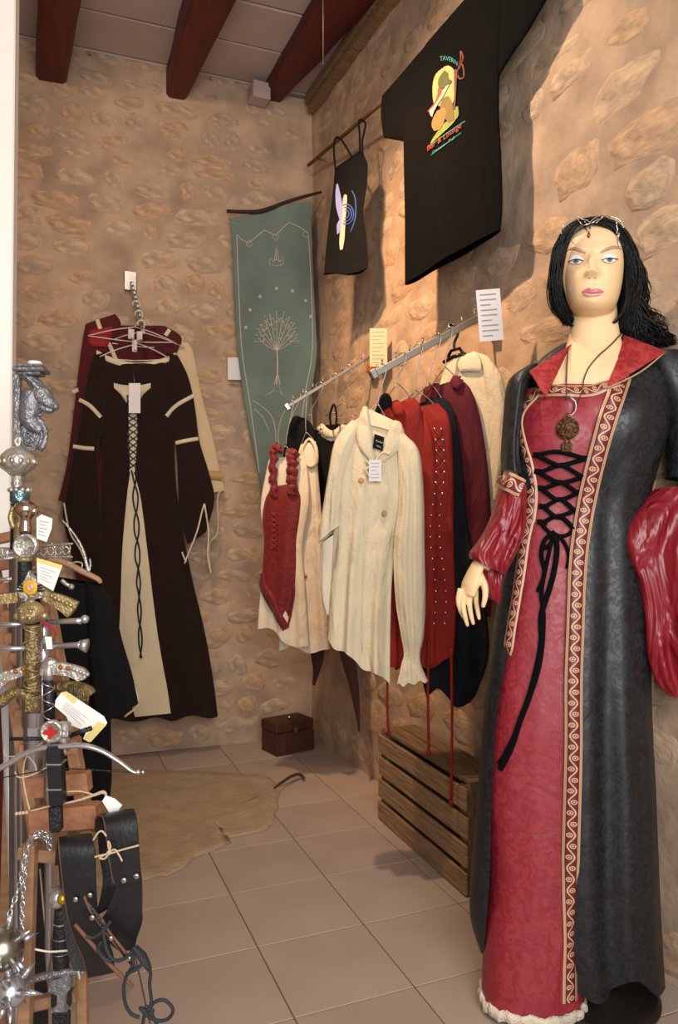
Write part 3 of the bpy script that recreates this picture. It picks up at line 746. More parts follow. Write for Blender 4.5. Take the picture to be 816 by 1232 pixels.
def strings(nm, txt, p, q, h, mat, off=.006, parent=None, bvs=None, fb=None, shear=0, arch=0):
    """lettering that follows the cloth between two places"""
    cu = bpy.data.curves.new(nm, 'FONT'); cu.body = txt; cu.size = 1; cu.extrude = .0; cu.resolution_u = 2
    o = bpy.data.objects.new(nm, cu); COL.objects.link(o); dg = bpy.context.evaluated_depsgraph_get(); dg.update()
    me = bpy.data.meshes.new_from_object(o.evaluated_get(dg)); bpy.data.objects.remove(o)
    xs = [v.co.x for v in me.vertices]; x0, x1 = min(xs), max(xs)
    mb = MB(); vs = []; dx, dy = q[0]-p[0], q[1]-p[1]
    for v in me.vertices:
        t = (v.co.x-x0)/(x1-x0); uu = p[0]+dx*t+shear*v.co.y*h; vv = p[1]+dy*t-v.co.y*h-arch*math.sin(t*PI)
        H = hit(bvs or bv, uu, vv, fb or PS); vs.append(H[0]+H[1]*off)
    mb.add(vs, [list(f.vertices) for f in me.polygons], False)
    return mb.build(nm, mat, parent)
m_lr = M('print_red', 'a03434', rough=.8, bump=0); m_lt = M('print_teal', '3f8f86', rough=.8, bump=0)
strings('lettering', 'Bar & Lounge', (516, 182), (557, 154), 9, m_lr, parent=g)
strings('lettering', 'Geneva . Pub', (522, 186), (549, 167), 5, m_lt, parent=g)
strings('lettering', 'TAVERN', (531, 74), (552, 80), 8, m_lt, parent=g, arch=3)
mb = MB(); cord(mb, bv, [(515, 178), (535, 163), (560, 146)], .0022, off=0, sub=4, fb=PS); cord(mb, bv, [(519, 187), (536, 174), (555, 160)], .0018, off=0, sub=4, fb=PS); mb.build('rule_print', m_lt, g)['kind'] = 'stuff'

# ================================================================== CLOTHES ON THE TWO WALL ARMS
m_redc = M('brick_red_cotton', '7e1a10', wr=.8, rough=.75, var=.12, bump=.15, bscale=160, spec=.25)
m_red2 = M('crimson_crushed_velvet', '6c0c0e', rough=.6, var=.3, scale=40, bump=.35, bscale=60, spec=.35, sheen=.2)
m_burg = M('burgundy_cotton', '541822', wr=.8, rough=.8, var=.1, bump=.15, bscale=160, spec=.2)
m_navy = M('black_blue_cotton', '101319', wr=.6, rough=.85, var=.12, bump=.15, bscale=160, spec=.2)
m_linen = M('natural_linen', 'd2c4a6', wr=.75, rough=.85, var=.05, bump=.2, bscale=140, spec=.2)
m_linen2 = M('pale_linen', 'd6c9b2', wr=.75, rough=.85, var=.05, bump=.2, bscale=140, spec=.2)
m_orange = M('orange_wood_block', 'a8552c', rough=.6)
m_alu = M('brushed_metal', '8f8a82', rough=.45, metal=.85, var=.04, bump=0)
m_goldb = M('brass_button', 'b08a3a', rough=.35, metal=.9, bump=0)
def arm(label, wallpt, end, near, n, seed):
    g = thing('clothes_arm', label, 'clothes rail', wallpt, 'sloping clothes arms on the right wall')
    mb = MB(); mb.beam(wallpt, end, .012, .014 if near == 0 else .024); mb.build('rail', m_alu, g)
    mb = MB(); mb.beam(end-(end-wallpt)*.03, end+(end-wallpt)*.02, .024, .034, bev=.004); mb.build('end_cap', m_chrome, g)
    mb = MB(); mb.box(wallpt+V((.01, 0, -.01)), (.012, .045, .13), bev=.002); mb.build('wall_plate', m_alu, g)
    mb = MB(); mb.box(wallpt+V((.00, -.01, -.06)), (.04, .05, .035), bev=.003); mb.build('block', m_orange, g)
    for k in range(n):
        q = wallpt.lerp(end, .12+.80*k/(n-1)); mb = MB(); mb.tube([q+V((0, 0, .010)), q+V((-.002, 0, .030))], .003, 6); mb.ball(q+V((-.002, 0, .032)), .0042, 8, 5); mb.build('stud', m_alu, g)
    return g
A1w = at(447, 428, y=3.12); A1e = at(345, 490, y=3.16)
A2w = at(588, 376, y=2.22); A2e = at(449, 451, y=2.26)
arm('sloping metal clothes arm nearer the banner, on the right wall', A1w, A1e, 0, 8, 1)
arm('sloping metal clothes arm nearer the mannequin, on the right wall', A2w, A2e, 1, 8, 2)
def on(w0, e0_, f): return w0.lerp(e0_, f)+V((0, 0, .014))

# far garments on the first arm
def P1(x, a=40): return plane((x, 3.16), math.radians(a))
# black blouse with ruffle (behind)
pl = P1(1.13)
g = thing('black_blouse', 'black blouse with cream ruffled neckline between the red bodice and the cream shirt', 'blouse', pl(390, 500))
lb = Loft([(386, 512, 416, 510, .012, 0, 0), (376, 525, 428, 520, .020, 0, .003), (366, 570, 430, 570, .024, 0, .005), (364, 640, 432, 640, .024, 0, .008), (366, 720, 432, 720, .024, 0, .010), (372, 775, 430, 778, .024, 0, .010)], pl, n=44, m=34, k=5, seed=41); lb.build('body', m_blk, g)
mb = MB()
bvb = bvof(lb); fr = []
for k in range(30): fr.append((386+k*1.0, 514+9*math.sin(k/29*PI)+2.2*math.sin(k*2.1)))
strip(mb, bvb, fr, .035, off=.012, sub=2, fb=pl); strip(mb, bvb, [(a, b+4+1.5*math.sin(a)) for a, b in fr], .026, off=.006, sub=2, fb=pl); mb.build('ruffle', m_cream, g)
for rows in ([(372, 720, 392, 720, .015, .02, .002), (374, 785, 390, 785, .010, .02, .003), (377, 805, 386, 805, .007, .02, .002), (376, 824, 379, 825, .002, .02, 0)],
             [(404, 760, 430, 760, .016, .02, .002), (410, 790, 428, 790, .012, .02, .003), (420, 825, 432, 828, .008, .02, .003), (428, 860, 433, 862, .005, .02, .001), (431, 880, 433, 881, .002, .02, 0)]):
    l = Loft(rows, pl, n=20, m=22, k=3, seed=9); l.build('hanging_sleeve', M('black_red_cloth', '1a0a0a', col2='3a0d0c', rough=.8), g)
# black shoulder pieces
pl = P1(1.03)
g = thing('black_velvet_top', 'black top squeezed behind the red bodice on the far arm', 'top', pl(352, 520))
l = Loft([(352, 503, 358, 500, .010, 0, 0), (346, 520, 376, 512, .018, 0, .002), (340, 560, 384, 556, .02, 0, .004), (338, 640, 386, 640, .02, 0, .006), (342, 730, 386, 735, .02, 0, .006)], pl, n=36, m=26, k=4, seed=43); l.build('body', m_blk, g)
mb = MB(); mb.tube([pl(404, 515, .0), pl(405, 500, .0), pl(402, 486, .0), pl(397, 500, .0), pl(399, 515, .0)], .008, 6, smooth=3, flat=.5); mb.build('strap', m_blk, g)
# white chemise with brass buttons
pl = P1(.965)
g = thing('buttoned_chemise', 'cream chemise with two brass buttons hanging behind the red laced bodice', 'chemise', pl(370, 530))
lc = Loft([(362, 535, 380, 531, .010, 0, 0), (358, 552, 381, 548, .018, 0, .001), (352, 600, 385, 598, .024, 0, .004), (346, 660, 390, 660, .026, 0, .010), (340, 720, 394, 722, .028, 0, .015), (336, 778, 397, 784, .028, 0, .017)], pl, n=56, m=40, k=6, seed=44, hem=lambda x: .012*math.sin(5*x)); lco = lc.build('body', m_linen2, g)
mb = MB(); mb.tube([pl(364, 552, .02), pl(364, 540, .015), pl(372, 528, .01), pl(380, 538, .02), pl(381, 556, .02), pl(374, 562, .025), pl(366, 556, .02)], .010, 8, smooth=3, flat=.6); mb.build('gathered_strap', m_cream, g)
for (a, b) in ((368, 693), (359, 722)):
    h = hit(bvof(lc), a, b, pl); mb = MB(); mb.lathe(h[0], [(.001, 0), (.009, .002), (.009, .006), (.004, .009), (.001, .009)], axis=h[1], seg=10); mb.build('button', m_goldb, lco)
# red bodice over white chemise
pl = P1(.895)
g = thing('red_bodice_dress', 'cream chemise dress under a crimson laced bodice at the tip of the far arm', 'dress', pl(335, 550))
ld = Loft([(324, 552, 366, 548, .010, 0, 0), (320, 570, 370, 565, .018, 0, .002), (314, 610, 372, 606, .024, 0, .003), (318, 660, 364, 660, .022, 0, .004), (314, 710, 368, 715, .024, 0, .012), (311, 750, 372, 778, .026, 0, .016)], pl, n=60, m=44, k=6, seed=45, hem=lambda x: .018*math.sin(4*x)+.01); ld.build('chemise', m_linen2, g)
lr = Loft([(328, 586, 352, 582, .012, .014, 0), (320, 600, 362, 596, .024, .014, .001), (316, 625, 361, 622, .028, .014, .002), (318, 652, 357, 652, .026, .014, .003), (316, 690, 357, 690, .026, .014, .006), (315, 710, 350, 732, .026, .014, .006), (328, 735, 346, 755, .020, .014, .004)], pl, n=56, m=36, k=5, seed=46, hem=lambda x: .02*math.sin(3*x)+.01); lr.build('bodice', m_red2, g)
for c0_, c1_, wd in (([(331, 600), (329, 575), (329, 545), (333, 537), (338, 545)], 0, .045), ([(351, 596), (352, 575), (351, 552), (350, 545), (356, 548)], 0, .062)):
    mb = MB(); rp_ = [pl(a+1.0*math.sin(i*3), b, .03) for i, (a, b) in enumerate(c0_)]
    rs = [wd*.38, wd*.44, wd*.42, wd*.36, wd*.28]; pts, rr = catm(rp_, 7, rs)
    rr = [r_*(1+.28*math.sin(i*2.2)) for i, r_ in enumerate(rr)]; pts = [p+V((.006*math.sin(i*1.7), 0, 0)) for i, p in enumerate(pts)]
    mb.tube(pts, rr, 12, flat=.9); mb.build('ruched_strap', m_red2, g)
mb = MB()
for k in range(7): v = 617+k*6.3; cord(mb, bvof(lr), [(328, v), (333, v+5)], .003, off=.003, sub=2); cord(mb, bvof(lr), [(333, v), (328, v+5)], .003, off=.003, sub=2)
mb.build('lace', m_redv, g)
mb = MB()
rnd = random.Random(3)
strip(mb, bvof(lr), [(316, 690), (317, 705), (326, 718), (334, 738), (344, 756)], .035, off=.008, fb=pl); strip(mb, bvof(lr), [(346, 756), (351, 728), (357, 695)], .020, off=.006, fb=pl); mb.build('ragged_hem', m_red2, g)['kind'] = 'stuff'

# second arm, from the wall outwards
def P2(x, a=52, y=2.24): return plane((x, y), math.radians(a))
pl = P2(1.255, 66)
g = thing('cream_shirt', 'cream cotton shirt on a black plastic hanger nearest the mannequin', 'shirt', pl(565, 430))
lh = Loft([(548, 432, 572, 424, .012, 0, 0), (536, 445, 590, 432, .022, 0, .001), (528, 480, 604, 470, .026, 0, .003), (526, 560, 606, 555, .026, 0, .006), (530, 640, 600, 650, .026, 0, .009), (535, 700, 600, 710, .026, 0, .009)], pl, n=56, m=36, k=6, seed=51); lh.build('body', m_linen, g)
l = Loft([(576, 428, 593, 436, .014, .004, 0), (582, 460, 604, 455, .020, .006, .002), (588, 500, 610, 498, .022, .006, .003), (590, 550, 609, 552, .020, .006, .003), (588, 600, 603, 602, .016, .006, .003)], pl, n=28, m=24, k=4, seed=52); l.build('sleeve', m_linen, g)
mb = MB(); patch(mb, bvof(lh), [(556, 432, 574, 424), (553, 440, 580, 436), (556, 448, 580, 447)], off=.010, nx=6, m=8, fb=pl, bulge=.006); mb.build('collar', m_linen, g)
pl = P2(1.195, 58)
g = thing('burgundy_shirt', 'burgundy cotton shirt between the black garment and the cream shirt', 'shirt', pl(545, 465))
lg = Loft([(512, 470, 553, 456, .010, 0, 0), (506, 482, 566, 468, .022, 0, .001), (506, 520, 578, 505, .026, 0, .003), (508, 590, 588, 580, .028, 0, .006), (512, 680, 592, 680, .028, 0, .009), (520, 730, 590, 742, .026, 0, .009)], pl, n=56, m=36, k=6, seed=53); lg.build('body', m_burg, g)
mb = MB(); patch(mb, bvof(lg), [(514, 466, 530, 462), (512, 474, 532, 470), (516, 484, 526, 482)], off=.012, nx=6, m=8, fb=pl, bulge=.008); patch(mb, bvof(lg), [(546, 453, 552, 452), (543, 462, 558, 462), (548, 470, 552, 470)], off=.008, nx=6, m=8, fb=pl, bulge=.008); mb.build('collar', m_burg, g)
pl = P2(1.135, 52)
g = thing('black_dress', 'black dress hanging between the red laced dress and the burgundy shirt', 'dress', pl(530, 490))
lf = Loft([(482, 492, 534, 478, .010, 0, 0), (476, 505, 545, 492, .020, 0, .001), (480, 560, 554, 540, .024, 0, .003), (486, 640, 564, 640, .026, 0, .008), (495, 740, 584, 730, .028, 0, .012), (508, 815, 588, 790, .028, 0, .014), (514, 838, 572, 838, .026, 0, .012)], pl, n=64, m=44, k=6, seed=54, hem=lambda x: .03*math.sin(3.2*x)); lf.build('body', m_navy, g)
pl = P2(1.085, 50)
mb = MB()
g = thing('red_laced_dress', 'brick red dress with silver eyelets and lacing, right of the big cream shirt', 'dress', pl(520, 500))
le = Loft([(470, 498, 527, 485, .010, 0, 0), (464, 515, 541, 505, .022, 0, .001), (468, 580, 545, 560, .026, 0, .003), (470, 660, 546, 660, .026, 0, .006), (472, 740, 549, 740, .028, 0, .008), (476, 800, 546, 796, .028, 0, .009)], pl, n=60, m=44, k=6, seed=55, hem=lambda x: .015*math.sin(5*x)); leo = le.build('body', m_redc, g)
l = Loft([(498, 495, 514, 500, .012, .014, 0), (502, 540, 524, 540, .020, .018, .002), (504, 640, 527, 640, .022, .018, .004), (506, 740, 526, 740, .020, .018, .005), (502, 790, 526, 800, .018, .018, .006)], pl, n=28, m=26, k=4, seed=56); l.build('sleeve', m_redc, g)
bve = bvof(le, l)
mb = MB(); mb2 = MB()
for k in range(19):
    v = 516+k*13; c = 527+3.5*math.sin(k*.5)
    for s in (-1, 1):
        h = hit(bve, c+s*(4+k*.15), v, pl); mb.ball(h[0]+h[1]*.002, .0048, 7, 4)
    if k < 18: cord(mb2, bve, [(c-4.5, v), (c+4.5, v+13)], .0016, off=.003, sub=3, fb=pl); cord(mb2, bve, [(c+4.5, v), (c-4.5, v+13)], .0016, off=.003, sub=3, fb=pl)
o = mb.build('eyelets', m_chrome, leo); o['kind'] = 'stuff'; mb2.build('lace', m_redv, leo)
for pts in ([(516, 770), (515, 830), (516, 905)], [(543, 780), (544, 860), (543, 966)]):
    mb = MB(); W = [pl(a, b, .05) for a, b in pts]; mb.tube(W, .0048, 8, smooth=5); mb.ball(W[-1], .008, 8, 6, scale=(1, 1, 1.4)); mb.build('cord', m_redc, g)
pl = P2(1.045, 48)
g = thing('brick_red_blouse', 'brick red blouse with open collar directly behind the big cream shirt', 'blouse', pl(470, 500))
le2 = Loft([(452, 498, 496, 478, .010, 0, 0), (446, 512, 506, 490, .020, 0, .001), (448, 560, 514, 550, .022, 0, .003), (452, 640, 512, 640, .024, 0, .006), (458, 740, 506, 740, .024, 0, .008), (464, 800, 502, 806, .024, 0, .008)], pl, n=56, m=36, k=6, seed=57); le2.build('body', m_redc, g)
mb = MB(); patch(mb, bvof(le2), [(455, 492, 466, 486), (457, 502, 474, 496), (466, 508, 476, 504)], off=.010, nx=6, m=8, fb=pl, bulge=.006); patch(mb, bvof(le2), [(472, 484, 480, 481), (474, 494, 486, 490), (478, 502, 486, 500)], off=.010, nx=6, m=8, fb=pl, bulge=.006); mb.build('collar', m_redc, g)
mb = MB(); W = [pl(467, 790, .0), pl(466, 850, .0), pl(468, 882, .0)]; mb.tube(W, .0045, 8, smooth=5); mb.ball(W[-1], .008, 8, 6); mb.build('cord', m_redc, g)
for (u, v, k) in ((464, 486, 0), (493, 492, 1)):
    pl_ = P2(1.105 if k else 1.02, 50); gg = thing('padded_hanger_end', ['round black padded shoulder behind the cream shirt collar', 'round black padded shoulder right of the red collar'][k], 'hanger', pl_(u, v))
    mb = MB(); mb.ball(pl_(u, v, 0), .030, 14, 9, scale=(.8, .7, 1.25)); mb.tube([pl_(u, v, 0), pl_(u-8, v+12, 0)], [.024, .018], 10); mb.build('shoulder', m_blk, gg)
# big cream shirt in front
pl = P2(.965, 34)
PD = pl
g = thing('cream_pirate_shirt', 'large cream collared shirt with full sleeves at the front of the near arm', 'shirt', pl(450, 500))
ls = Loft([(431, 503, 482, 515, .012, 0, 0), (414, 518, 492, 530, .026, 0, .001), (405, 545, 497, 560, .034, 0, .003), (402, 600, 492, 610, .038, 0, .009), (401, 670, 474, 680, .040, 0, .015), (397, 730, 470, 750, .042, 0, .019), (395, 768, 469, 820, .042, 0, .020)], pl, n=96, m=60, k=8, seed=61, hem=lambda x: .010*math.sin(7*x), wob=.2); lso = ls.build('body', m_linen, g)
l1_ = Loft([(424, 505, 437, 512, .016, .01, 0), (404, 530, 424, 545, .030, .016, .003), (396, 570, 414, 580, .034, .018, .005), (388, 620, 410, 625, .032, .018, .006), (384, 653, 410, 632, .028, .018, .006)], pl, n=40, m=28, k=5, seed=62); l1_.build('sleeve', m_linen, g)
l2_ = Loft([(386, 655, 408, 640, .022, -.005, 0), (385, 690, 404, 690, .022, -.005, .004), (387, 720, 402, 722, .020, -.005, .005), (392, 738, 400, 740, .014, -.005, .003)], pl, n=30, m=22, k=5, seed=63); l2_.build('sleeve_lining', m_linen2, g)
l3_ = Loft([(474, 512, 490, 525, .016, .012, 0), (478, 545, 505, 545, .030, .02, .003), (480, 600, 510, 600, .036, .02, .007), (474, 660, 511, 660, .038, .02, .009), (476, 720, 512, 720, .036, .02, .009), (482, 760, 510, 765, .028, .02, .008), (486, 786, 506, 786, .014, .02, .004), (483, 800, 507, 800, .018, .02, .005), (478, 824, 515, 818, .022, .02, .007)], pl, n=52, m=50, k=7, seed=64, hem=lambda x: .006*math.sin(9*x)); l3_.build('sleeve', m_linen, g)
bvs = bvof(ls)
mb = MB()
def flap(pts2, off0, th=.004):
    mb_ = MB(); P = [pl(a, b, o) for a, b, o in pts2]; mb_.prism(P, pl.n, th); return mb_
# standing collar: back ring + two turned flaps
cr = Loft([(441, 491, 478, 508, .016, .0, 0), (430, 508, 484, 522, .024, .004, .001)], pl, n=36, m=6, k=3, seed=2); cr.build('collar_stand', m_linen, g)
mbf = MB(); bvc = bvof(ls, cr)
patch(mbf, bvc, [(439, 489, 443, 490), (434, 503, 446, 512), (430, 522, 448, 530), (434, 540, 450, 545), (446, 556, 451, 558)], off=.010, nx=8, m=16, fb=pl, bulge=.008)
patch(mbf, bvc, [(474, 507, 480, 510), (468, 519, 486, 526), (463, 533, 480, 541), (458, 545, 470, 551), (454, 556, 460, 558)], off=.010, nx=8, m=16, fb=pl, bulge=.008); mbf.build('collar', m_linen, g)
mb = MB(); mbx = MB(); patch(mb, bvc, [(452, 524, 463, 528), (450, 540, 461, 544)], off=.020, nx=2, m=2, fb=pl); nlo = mb.build('neck_label', m_blk, g)
bvl = bvof(mb)
m_lbl = M('label_lettering', 'c8c8c8', rough=.8, bump=0)
strings('label_lettering', 'Gothic', (452.5, 531), (461, 534), 3.0, m_lbl, parent=nlo, bvs=bvl, fb=pl, off=.001); strings('label_lettering', 'XXL', (453, 537), (459, 539.5), 2.6, m_lbl, parent=nlo, bvs=bvl, fb=pl, off=.001)
mb = MB(); cord(mb, bvc, [(441, 556), (450, 562), (456, 552), (462, 546), (470, 548)], .004, off=.020, fb=pl); cord(mb, bvc, [(450, 560), (440, 566), (446, 574), (452, 562), (458, 572), (462, 560), (452, 560)], .0035, off=.022, fb=pl); mb.build('neck_tie', m_cream, g)
for (a, b) in ((435, 578), (463, 618), (432, 576)): 
    if a == 432: continue
    h = hit(bvs, a, b, pl); mb = MB(); mb.lathe(h[0], [(.001, 0), (.010, .001), (.010, .004), (.006, .0055), (.001, .005)], axis=h[1], seg=12); mb.build('button', M('wooden_button', 'b98a6a', rough=.5), lso)
for pts in ([(441, 562), (439, 600), (437, 680), (436, 784)], [(405, 545), (408, 600), (408, 660)]):
    mb = MB(); cord(mb, bvs, pts, .0018, off=-.0005, fb=pl); mb.build('seam', m_linen, lso)
t, n, rp = price_card(444, 553, 459, 579, pl=plane((.93, 2.19), math.radians(34)), label='white price tag with writing hanging at the neck of the big cream shirt', lines=5)
# hangers of the two arms
def sh(pl, a, b, off=0): return pl(a, b, off)
for (f, pl, a, b, lb) in (
    (.96, P1(.895), (326, 552), (352, 550), 'wire hanger at the tip of the far arm carrying the red bodice dress'),
    (.80, P1(.965), (362, 538), (380, 534), 'wire hanger carrying the buttoned cream chemise'),
    (.62, P1(1.03), (352, 515), (376, 512), 'wire hanger carrying the black velvet top'),
    (.45, P1(1.13), (388, 514), (416, 510), 'wire hanger carrying the black blouse with the ruffle'),
    (.28, P1(1.18), (392, 500), (428, 500), 'empty wire hanger high on the far arm')):
    hanger('wire_hanger', lb, on(A1w, A1e, f), sh(pl, *a), sh(pl, *b), m_wire)
for (f, pl, a, b, lb) in (
    (.93, PD, (432, 508), (470, 517), 'wire hanger carrying the big cream shirt at the tip of the near arm'),
    (.76, P2(1.045, 48), (452, 500), (496, 482), 'wire hanger carrying the brick red blouse'),
    (.62, P2(1.085, 50), (474, 500), (524, 488), 'wire hanger carrying the red laced dress'),
    (.46, P2(1.135, 52), (486, 494), (532, 480), 'wire hanger carrying the black dress'),
    (.36, P2(1.195, 58), (514, 474), (552, 460), 'wire hanger carrying the burgundy shirt')):
    hanger('wire_hanger', lb, on(A2w, A2e, f), sh(pl, *a), sh(pl, *b), m_wire)
# black plastic hanger
m_bp = M('black_plastic', '0c0c0c', rough=.35, bump=0)
hk = on(A2w, A2e, .28); plh = P2(1.255, 66)
t = thing('plastic_hanger', 'black plastic hanger with square neck holding the far right cream shirt', 'hanger', hk)
mb = MB(); mb.tube([plh(540, 394, .01), plh(544, 390, .01), plh(549, 394, .01), plh(551, 402, .01), plh(547, 412, .01), plh(547, 420, .01)], .005, 8, smooth=5); mb.build('hook', m_bp, t)
mb = MB(); mb.tube([plh(539, 430, .01), plh(543, 422, .01), plh(553, 419, .01), plh(558, 426, .01)], .006, 8); mb.tube([plh(534, 436, .01), plh(546, 429, .01), plh(560, 426, .01)], .007, 8); mb.build('neck', m_bp, t)
# notices hanging at the arms
price_card(445, 395, 466, 441, pl=plane((1.20, 3.02), math.radians(40)), label='cream handwritten notice hanging by the wall end of the far arm', lines=9, name='notice', cat='notice', mat=M('cream_card', 'cdb48c', rough=.8, bump=0, var=.03))
price_card(575, 348, 604, 410, pl=plane((1.27, 2.02), math.radians(40)), label='white handwritten notice hanging beside the near arm', lines=9, name='notice', cat='notice', tilt=-.08, mat=M('blue_white_card', 'cbd0d6', rough=.8, bump=0, var=.03))

# ================================================================== ON THE FLOOR AT THE BACK
# wooden box
m_box = wood('dark_red_wood', '32170d', '4e2413', (8, 1, 1)); 
g = thing('wooden_chest', 'small dark brown wooden chest on the floor in the back corner', 'box', (1.06, 3.75, 0))
cx, cy = 1.055, 3.73; RZ = .28; Rm = Matrix.Rotation(RZ, 3, 'Z')
def lb(p): return V((cx, cy, 0))+Rm@V(p)
mb = MB(); mb.box(lb((0, 0, .055)), (.22, .15, .11), rz=RZ, bev=.003); mb.build('body', m_box, g)
mb = MB(); mb.box(lb((0, 0, .137)), (.226, .156, .048), rz=RZ, bev=.004); mb.build('lid', m_box, g)
for x in (-.113, .113): mb = MB(); mb.box(lb((x*.96, -.077, .055)), (.014, .006, .10), rz=RZ, bev=.001); mb.build('corner_strip', m_box, g)
mb = MB(); mb.box(lb((0, -.079, .012)), (.226, .006, .022), rz=RZ, bev=.001); mb.build('base_moulding', m_box, g)
mb = MB(); mb.box(lb((0, -.081, .12)), (.018, .006, .026), rz=RZ, bev=.001); mb.build('clasp', m_goldb, g)
mb = MB(); mb.ball(lb((0, -.02, .170)), .009, 10, 6); mb.build('lid_knob', m_chrome, g)
# hide lying on the tiles
m_hide = M('pale_hide', '907c62', col2='a58f72', rough=.95, scale=12, bump=.5, bscale=60, detail=8)
oh = [(60, 925), (120, 926), (190, 927), (260, 930), (318, 933), (334, 944), (343, 940), (352, 934), (362, 931), (366, 936), (355, 939), (346, 945), (338, 952), (334, 962), (334, 975), (329, 990), (322, 998), (311, 1001), (297, 1004), (288, 1007), (279, 1008), (270, 1009), (278, 1014), (268, 1018), (256, 1024), (243, 1029), (232, 1034), (223, 1044), (210, 1050), (200, 1055), (190, 1054), (178, 1058), (166, 1062), (150, 1066), (128, 1068), (100, 1064), (70, 1040), (55, 980)]
pts = [at(a, b, z=.0005) for a, b in oh]; cN = sum(pts, V((0, 0, 0)))/len(pts); cN.z = 0
pts2 = []
for i in range(len(pts)):
    a, b = pts[i], pts[(i+1) % len(pts)]; k_ = max(1, int((b-a).length/.02))
    for j in range(k_):
        q = a.lerp(b, j/k_); q = q+(q-cN).normalized()*noise.noise(q*28)*.012; pts2.append(q)
mb = MB(); n = len(pts2); rings = []
for f, z in ((1, .0005), (.995, .004), (.96, .009), (.85, .011), (.6, .010), (.3, .011)):
    rings.append([V((cN.x+(p.x-cN.x)*f, cN.y+(p.y-cN.y)*f, z+(noise.noise(p*9*f)*.004+noise.noise(p*30*f)*.0015 if z > .003 else 0))) for p in pts2])
b0 = mb.grid(rings, close=True); vs_n = len(mb.v); mb.v.append(V((cN.x, cN.y, .011)))
for k_ in range(n): mb.f.append([5*n+k_, 5*n+(k_+1) % n, vs_n]); mb.sm.append(True)
tag(mb.build('hide_rug', m_hide, org=(cN.x, cN.y, 0)), 'pale tan animal hide with ragged edges lying flat on the floor tiles', 'rug')
g = thing('hide_tail', 'thin dark curled strip at the far right tip of the hide', 'strap', at(365, 935, z=0))
mb = MB(); mb.tube([at(a, b, z=.016) for a, b in [(330, 948), (338, 942), (350, 934), (360, 931), (366, 936)]], [.004, .006, .007, .008, .007], 8, smooth=4, flat=.6); mb.build('strip', M('dark_hide', '3a2416', rough=.9), g)
# slatted apple crate standing on its side
m_slat = wood('weathered_slat', '6f583f', '9a7a56', (2.5, .7, 9), rough=.85, bump=.5)
m_slat2 = wood('weathered_slat_dark', '54422c', '7c6244', (9, .7, 2.5), rough=.85, bump=.5)
q0 = at(455, 985, z=0); q1 = at(561, 1081, z=0); dc = (q1-q0); Lc = dc.length; dc.normalize(); nc = V((dc.y, -dc.x, 0)); nc = nc if nc.x > 0 else -nc
g = thing('slatted_crate', 'weathered wooden slatted crate on its side against the right wall', 'crate', (q0+q1)/2)
def cp(a, b, z): return q0+dc*a+nc*b+V((0, 0, z))
Hc = .345; DP = .155
for k in range(4):
    z0 = .003+k*.087; mb = MB(); e = .004*((k*7) % 3-1); mb.beam(cp(-.0+e, .006, z0+.035), cp(Lc+e, .006, z0+.035), .012, .070, bev=.003); mb.build('slat', m_slat, g)
for a in (.012, Lc-.012):
    mb = MB(); mb.beam(cp(a, .02+DP/2, .0), cp(a, .02+DP/2, Hc), .02, DP, up=tuple(dc), bev=.002)
    mb = MB(); mb.prism([cp(a-.01, .014, .001), cp(a-.01, .014+DP, .001), cp(a-.01, .014+DP, Hc), cp(a-.01, .014, Hc)], dc, .02); mb.build('end_panel', m_slat2, g)
for a in (.04, Lc-.04):
    mb = MB(); mb.prism([cp(a-.015, .0135, .005), cp(a+.015, .0135, .005), cp(a+.015, .0135, Hc-.01), cp(a-.015, .0135, Hc-.01)], nc, .015); mb.build('corner_post', m_slat2, g)
for k in range(2):
    mb = MB(); b0 = .016+k*.078; mb.prism([cp(0, b0, Hc), cp(Lc, b0, Hc), cp(Lc, b0+.072, Hc), cp(0, b0+.072, Hc)], (0, 0, 1), .010); mb.build('top_board', m_slat2, g)
mb = MB(); mb.prism([cp(.02, .014+DP, .002), cp(Lc-.02, .014+DP, .002), cp(Lc-.02, .014+DP, Hc), cp(.02, .014+DP, Hc)], nc, .004); mb.build('back_panel', m_slat2, g)

# ================================================================== MANNEQUIN
DM = 1.85
PMp = at(713, 640, d=DM)
PM = plane((PMp.x, PMp.y), YAW)
m_skin = M('mannequin_skin', 'e3c295', rough=.5, var=.02, scale=3, bump=0, spec=.35)
m_hair = M('black_hair', '070606', rough=.5, var=.2, bump=.3, bscale=300, spec=.3, stretch=(1, 1, .2))
m_gown = brocade('black_brocade', '0b0e13', '11151b', .46, 34)
m_red = brocade('red_brocade', '861b2a', '90222e', .46, 32)
m_satin = M('crimson_satin', '7e1220', rough=.36, var=.08, bump=0, spec=.6, wr=1.0, wrs=13)
m_collar = brocade('collar_satin', '8e1a1e', 'a02a2a', .5, 30)
m_trim = trim_mat()
m_silv = M('antique_silver', 'a89f92', rough=.35, metal=.9, var=.15, scale=40, bump=.2, bscale=200)
m_bronze = M('antique_bronze', '5a4128', rough=.45, metal=.8, var=.3, scale=60, bump=.5, bscale=150)
mq = thing('mannequin', 'female display mannequin with black hair in a black and red medieval gown', 'mannequin', (PMp.x, PMp.y, 0))
def fr(u, fwd): return 408+(u-408)*(DM-fwd)/DM        # target column at the front surface -> column on the centre plane
def fv(v, fwd): return 635+(v-635)*(DM-fwd)/DM
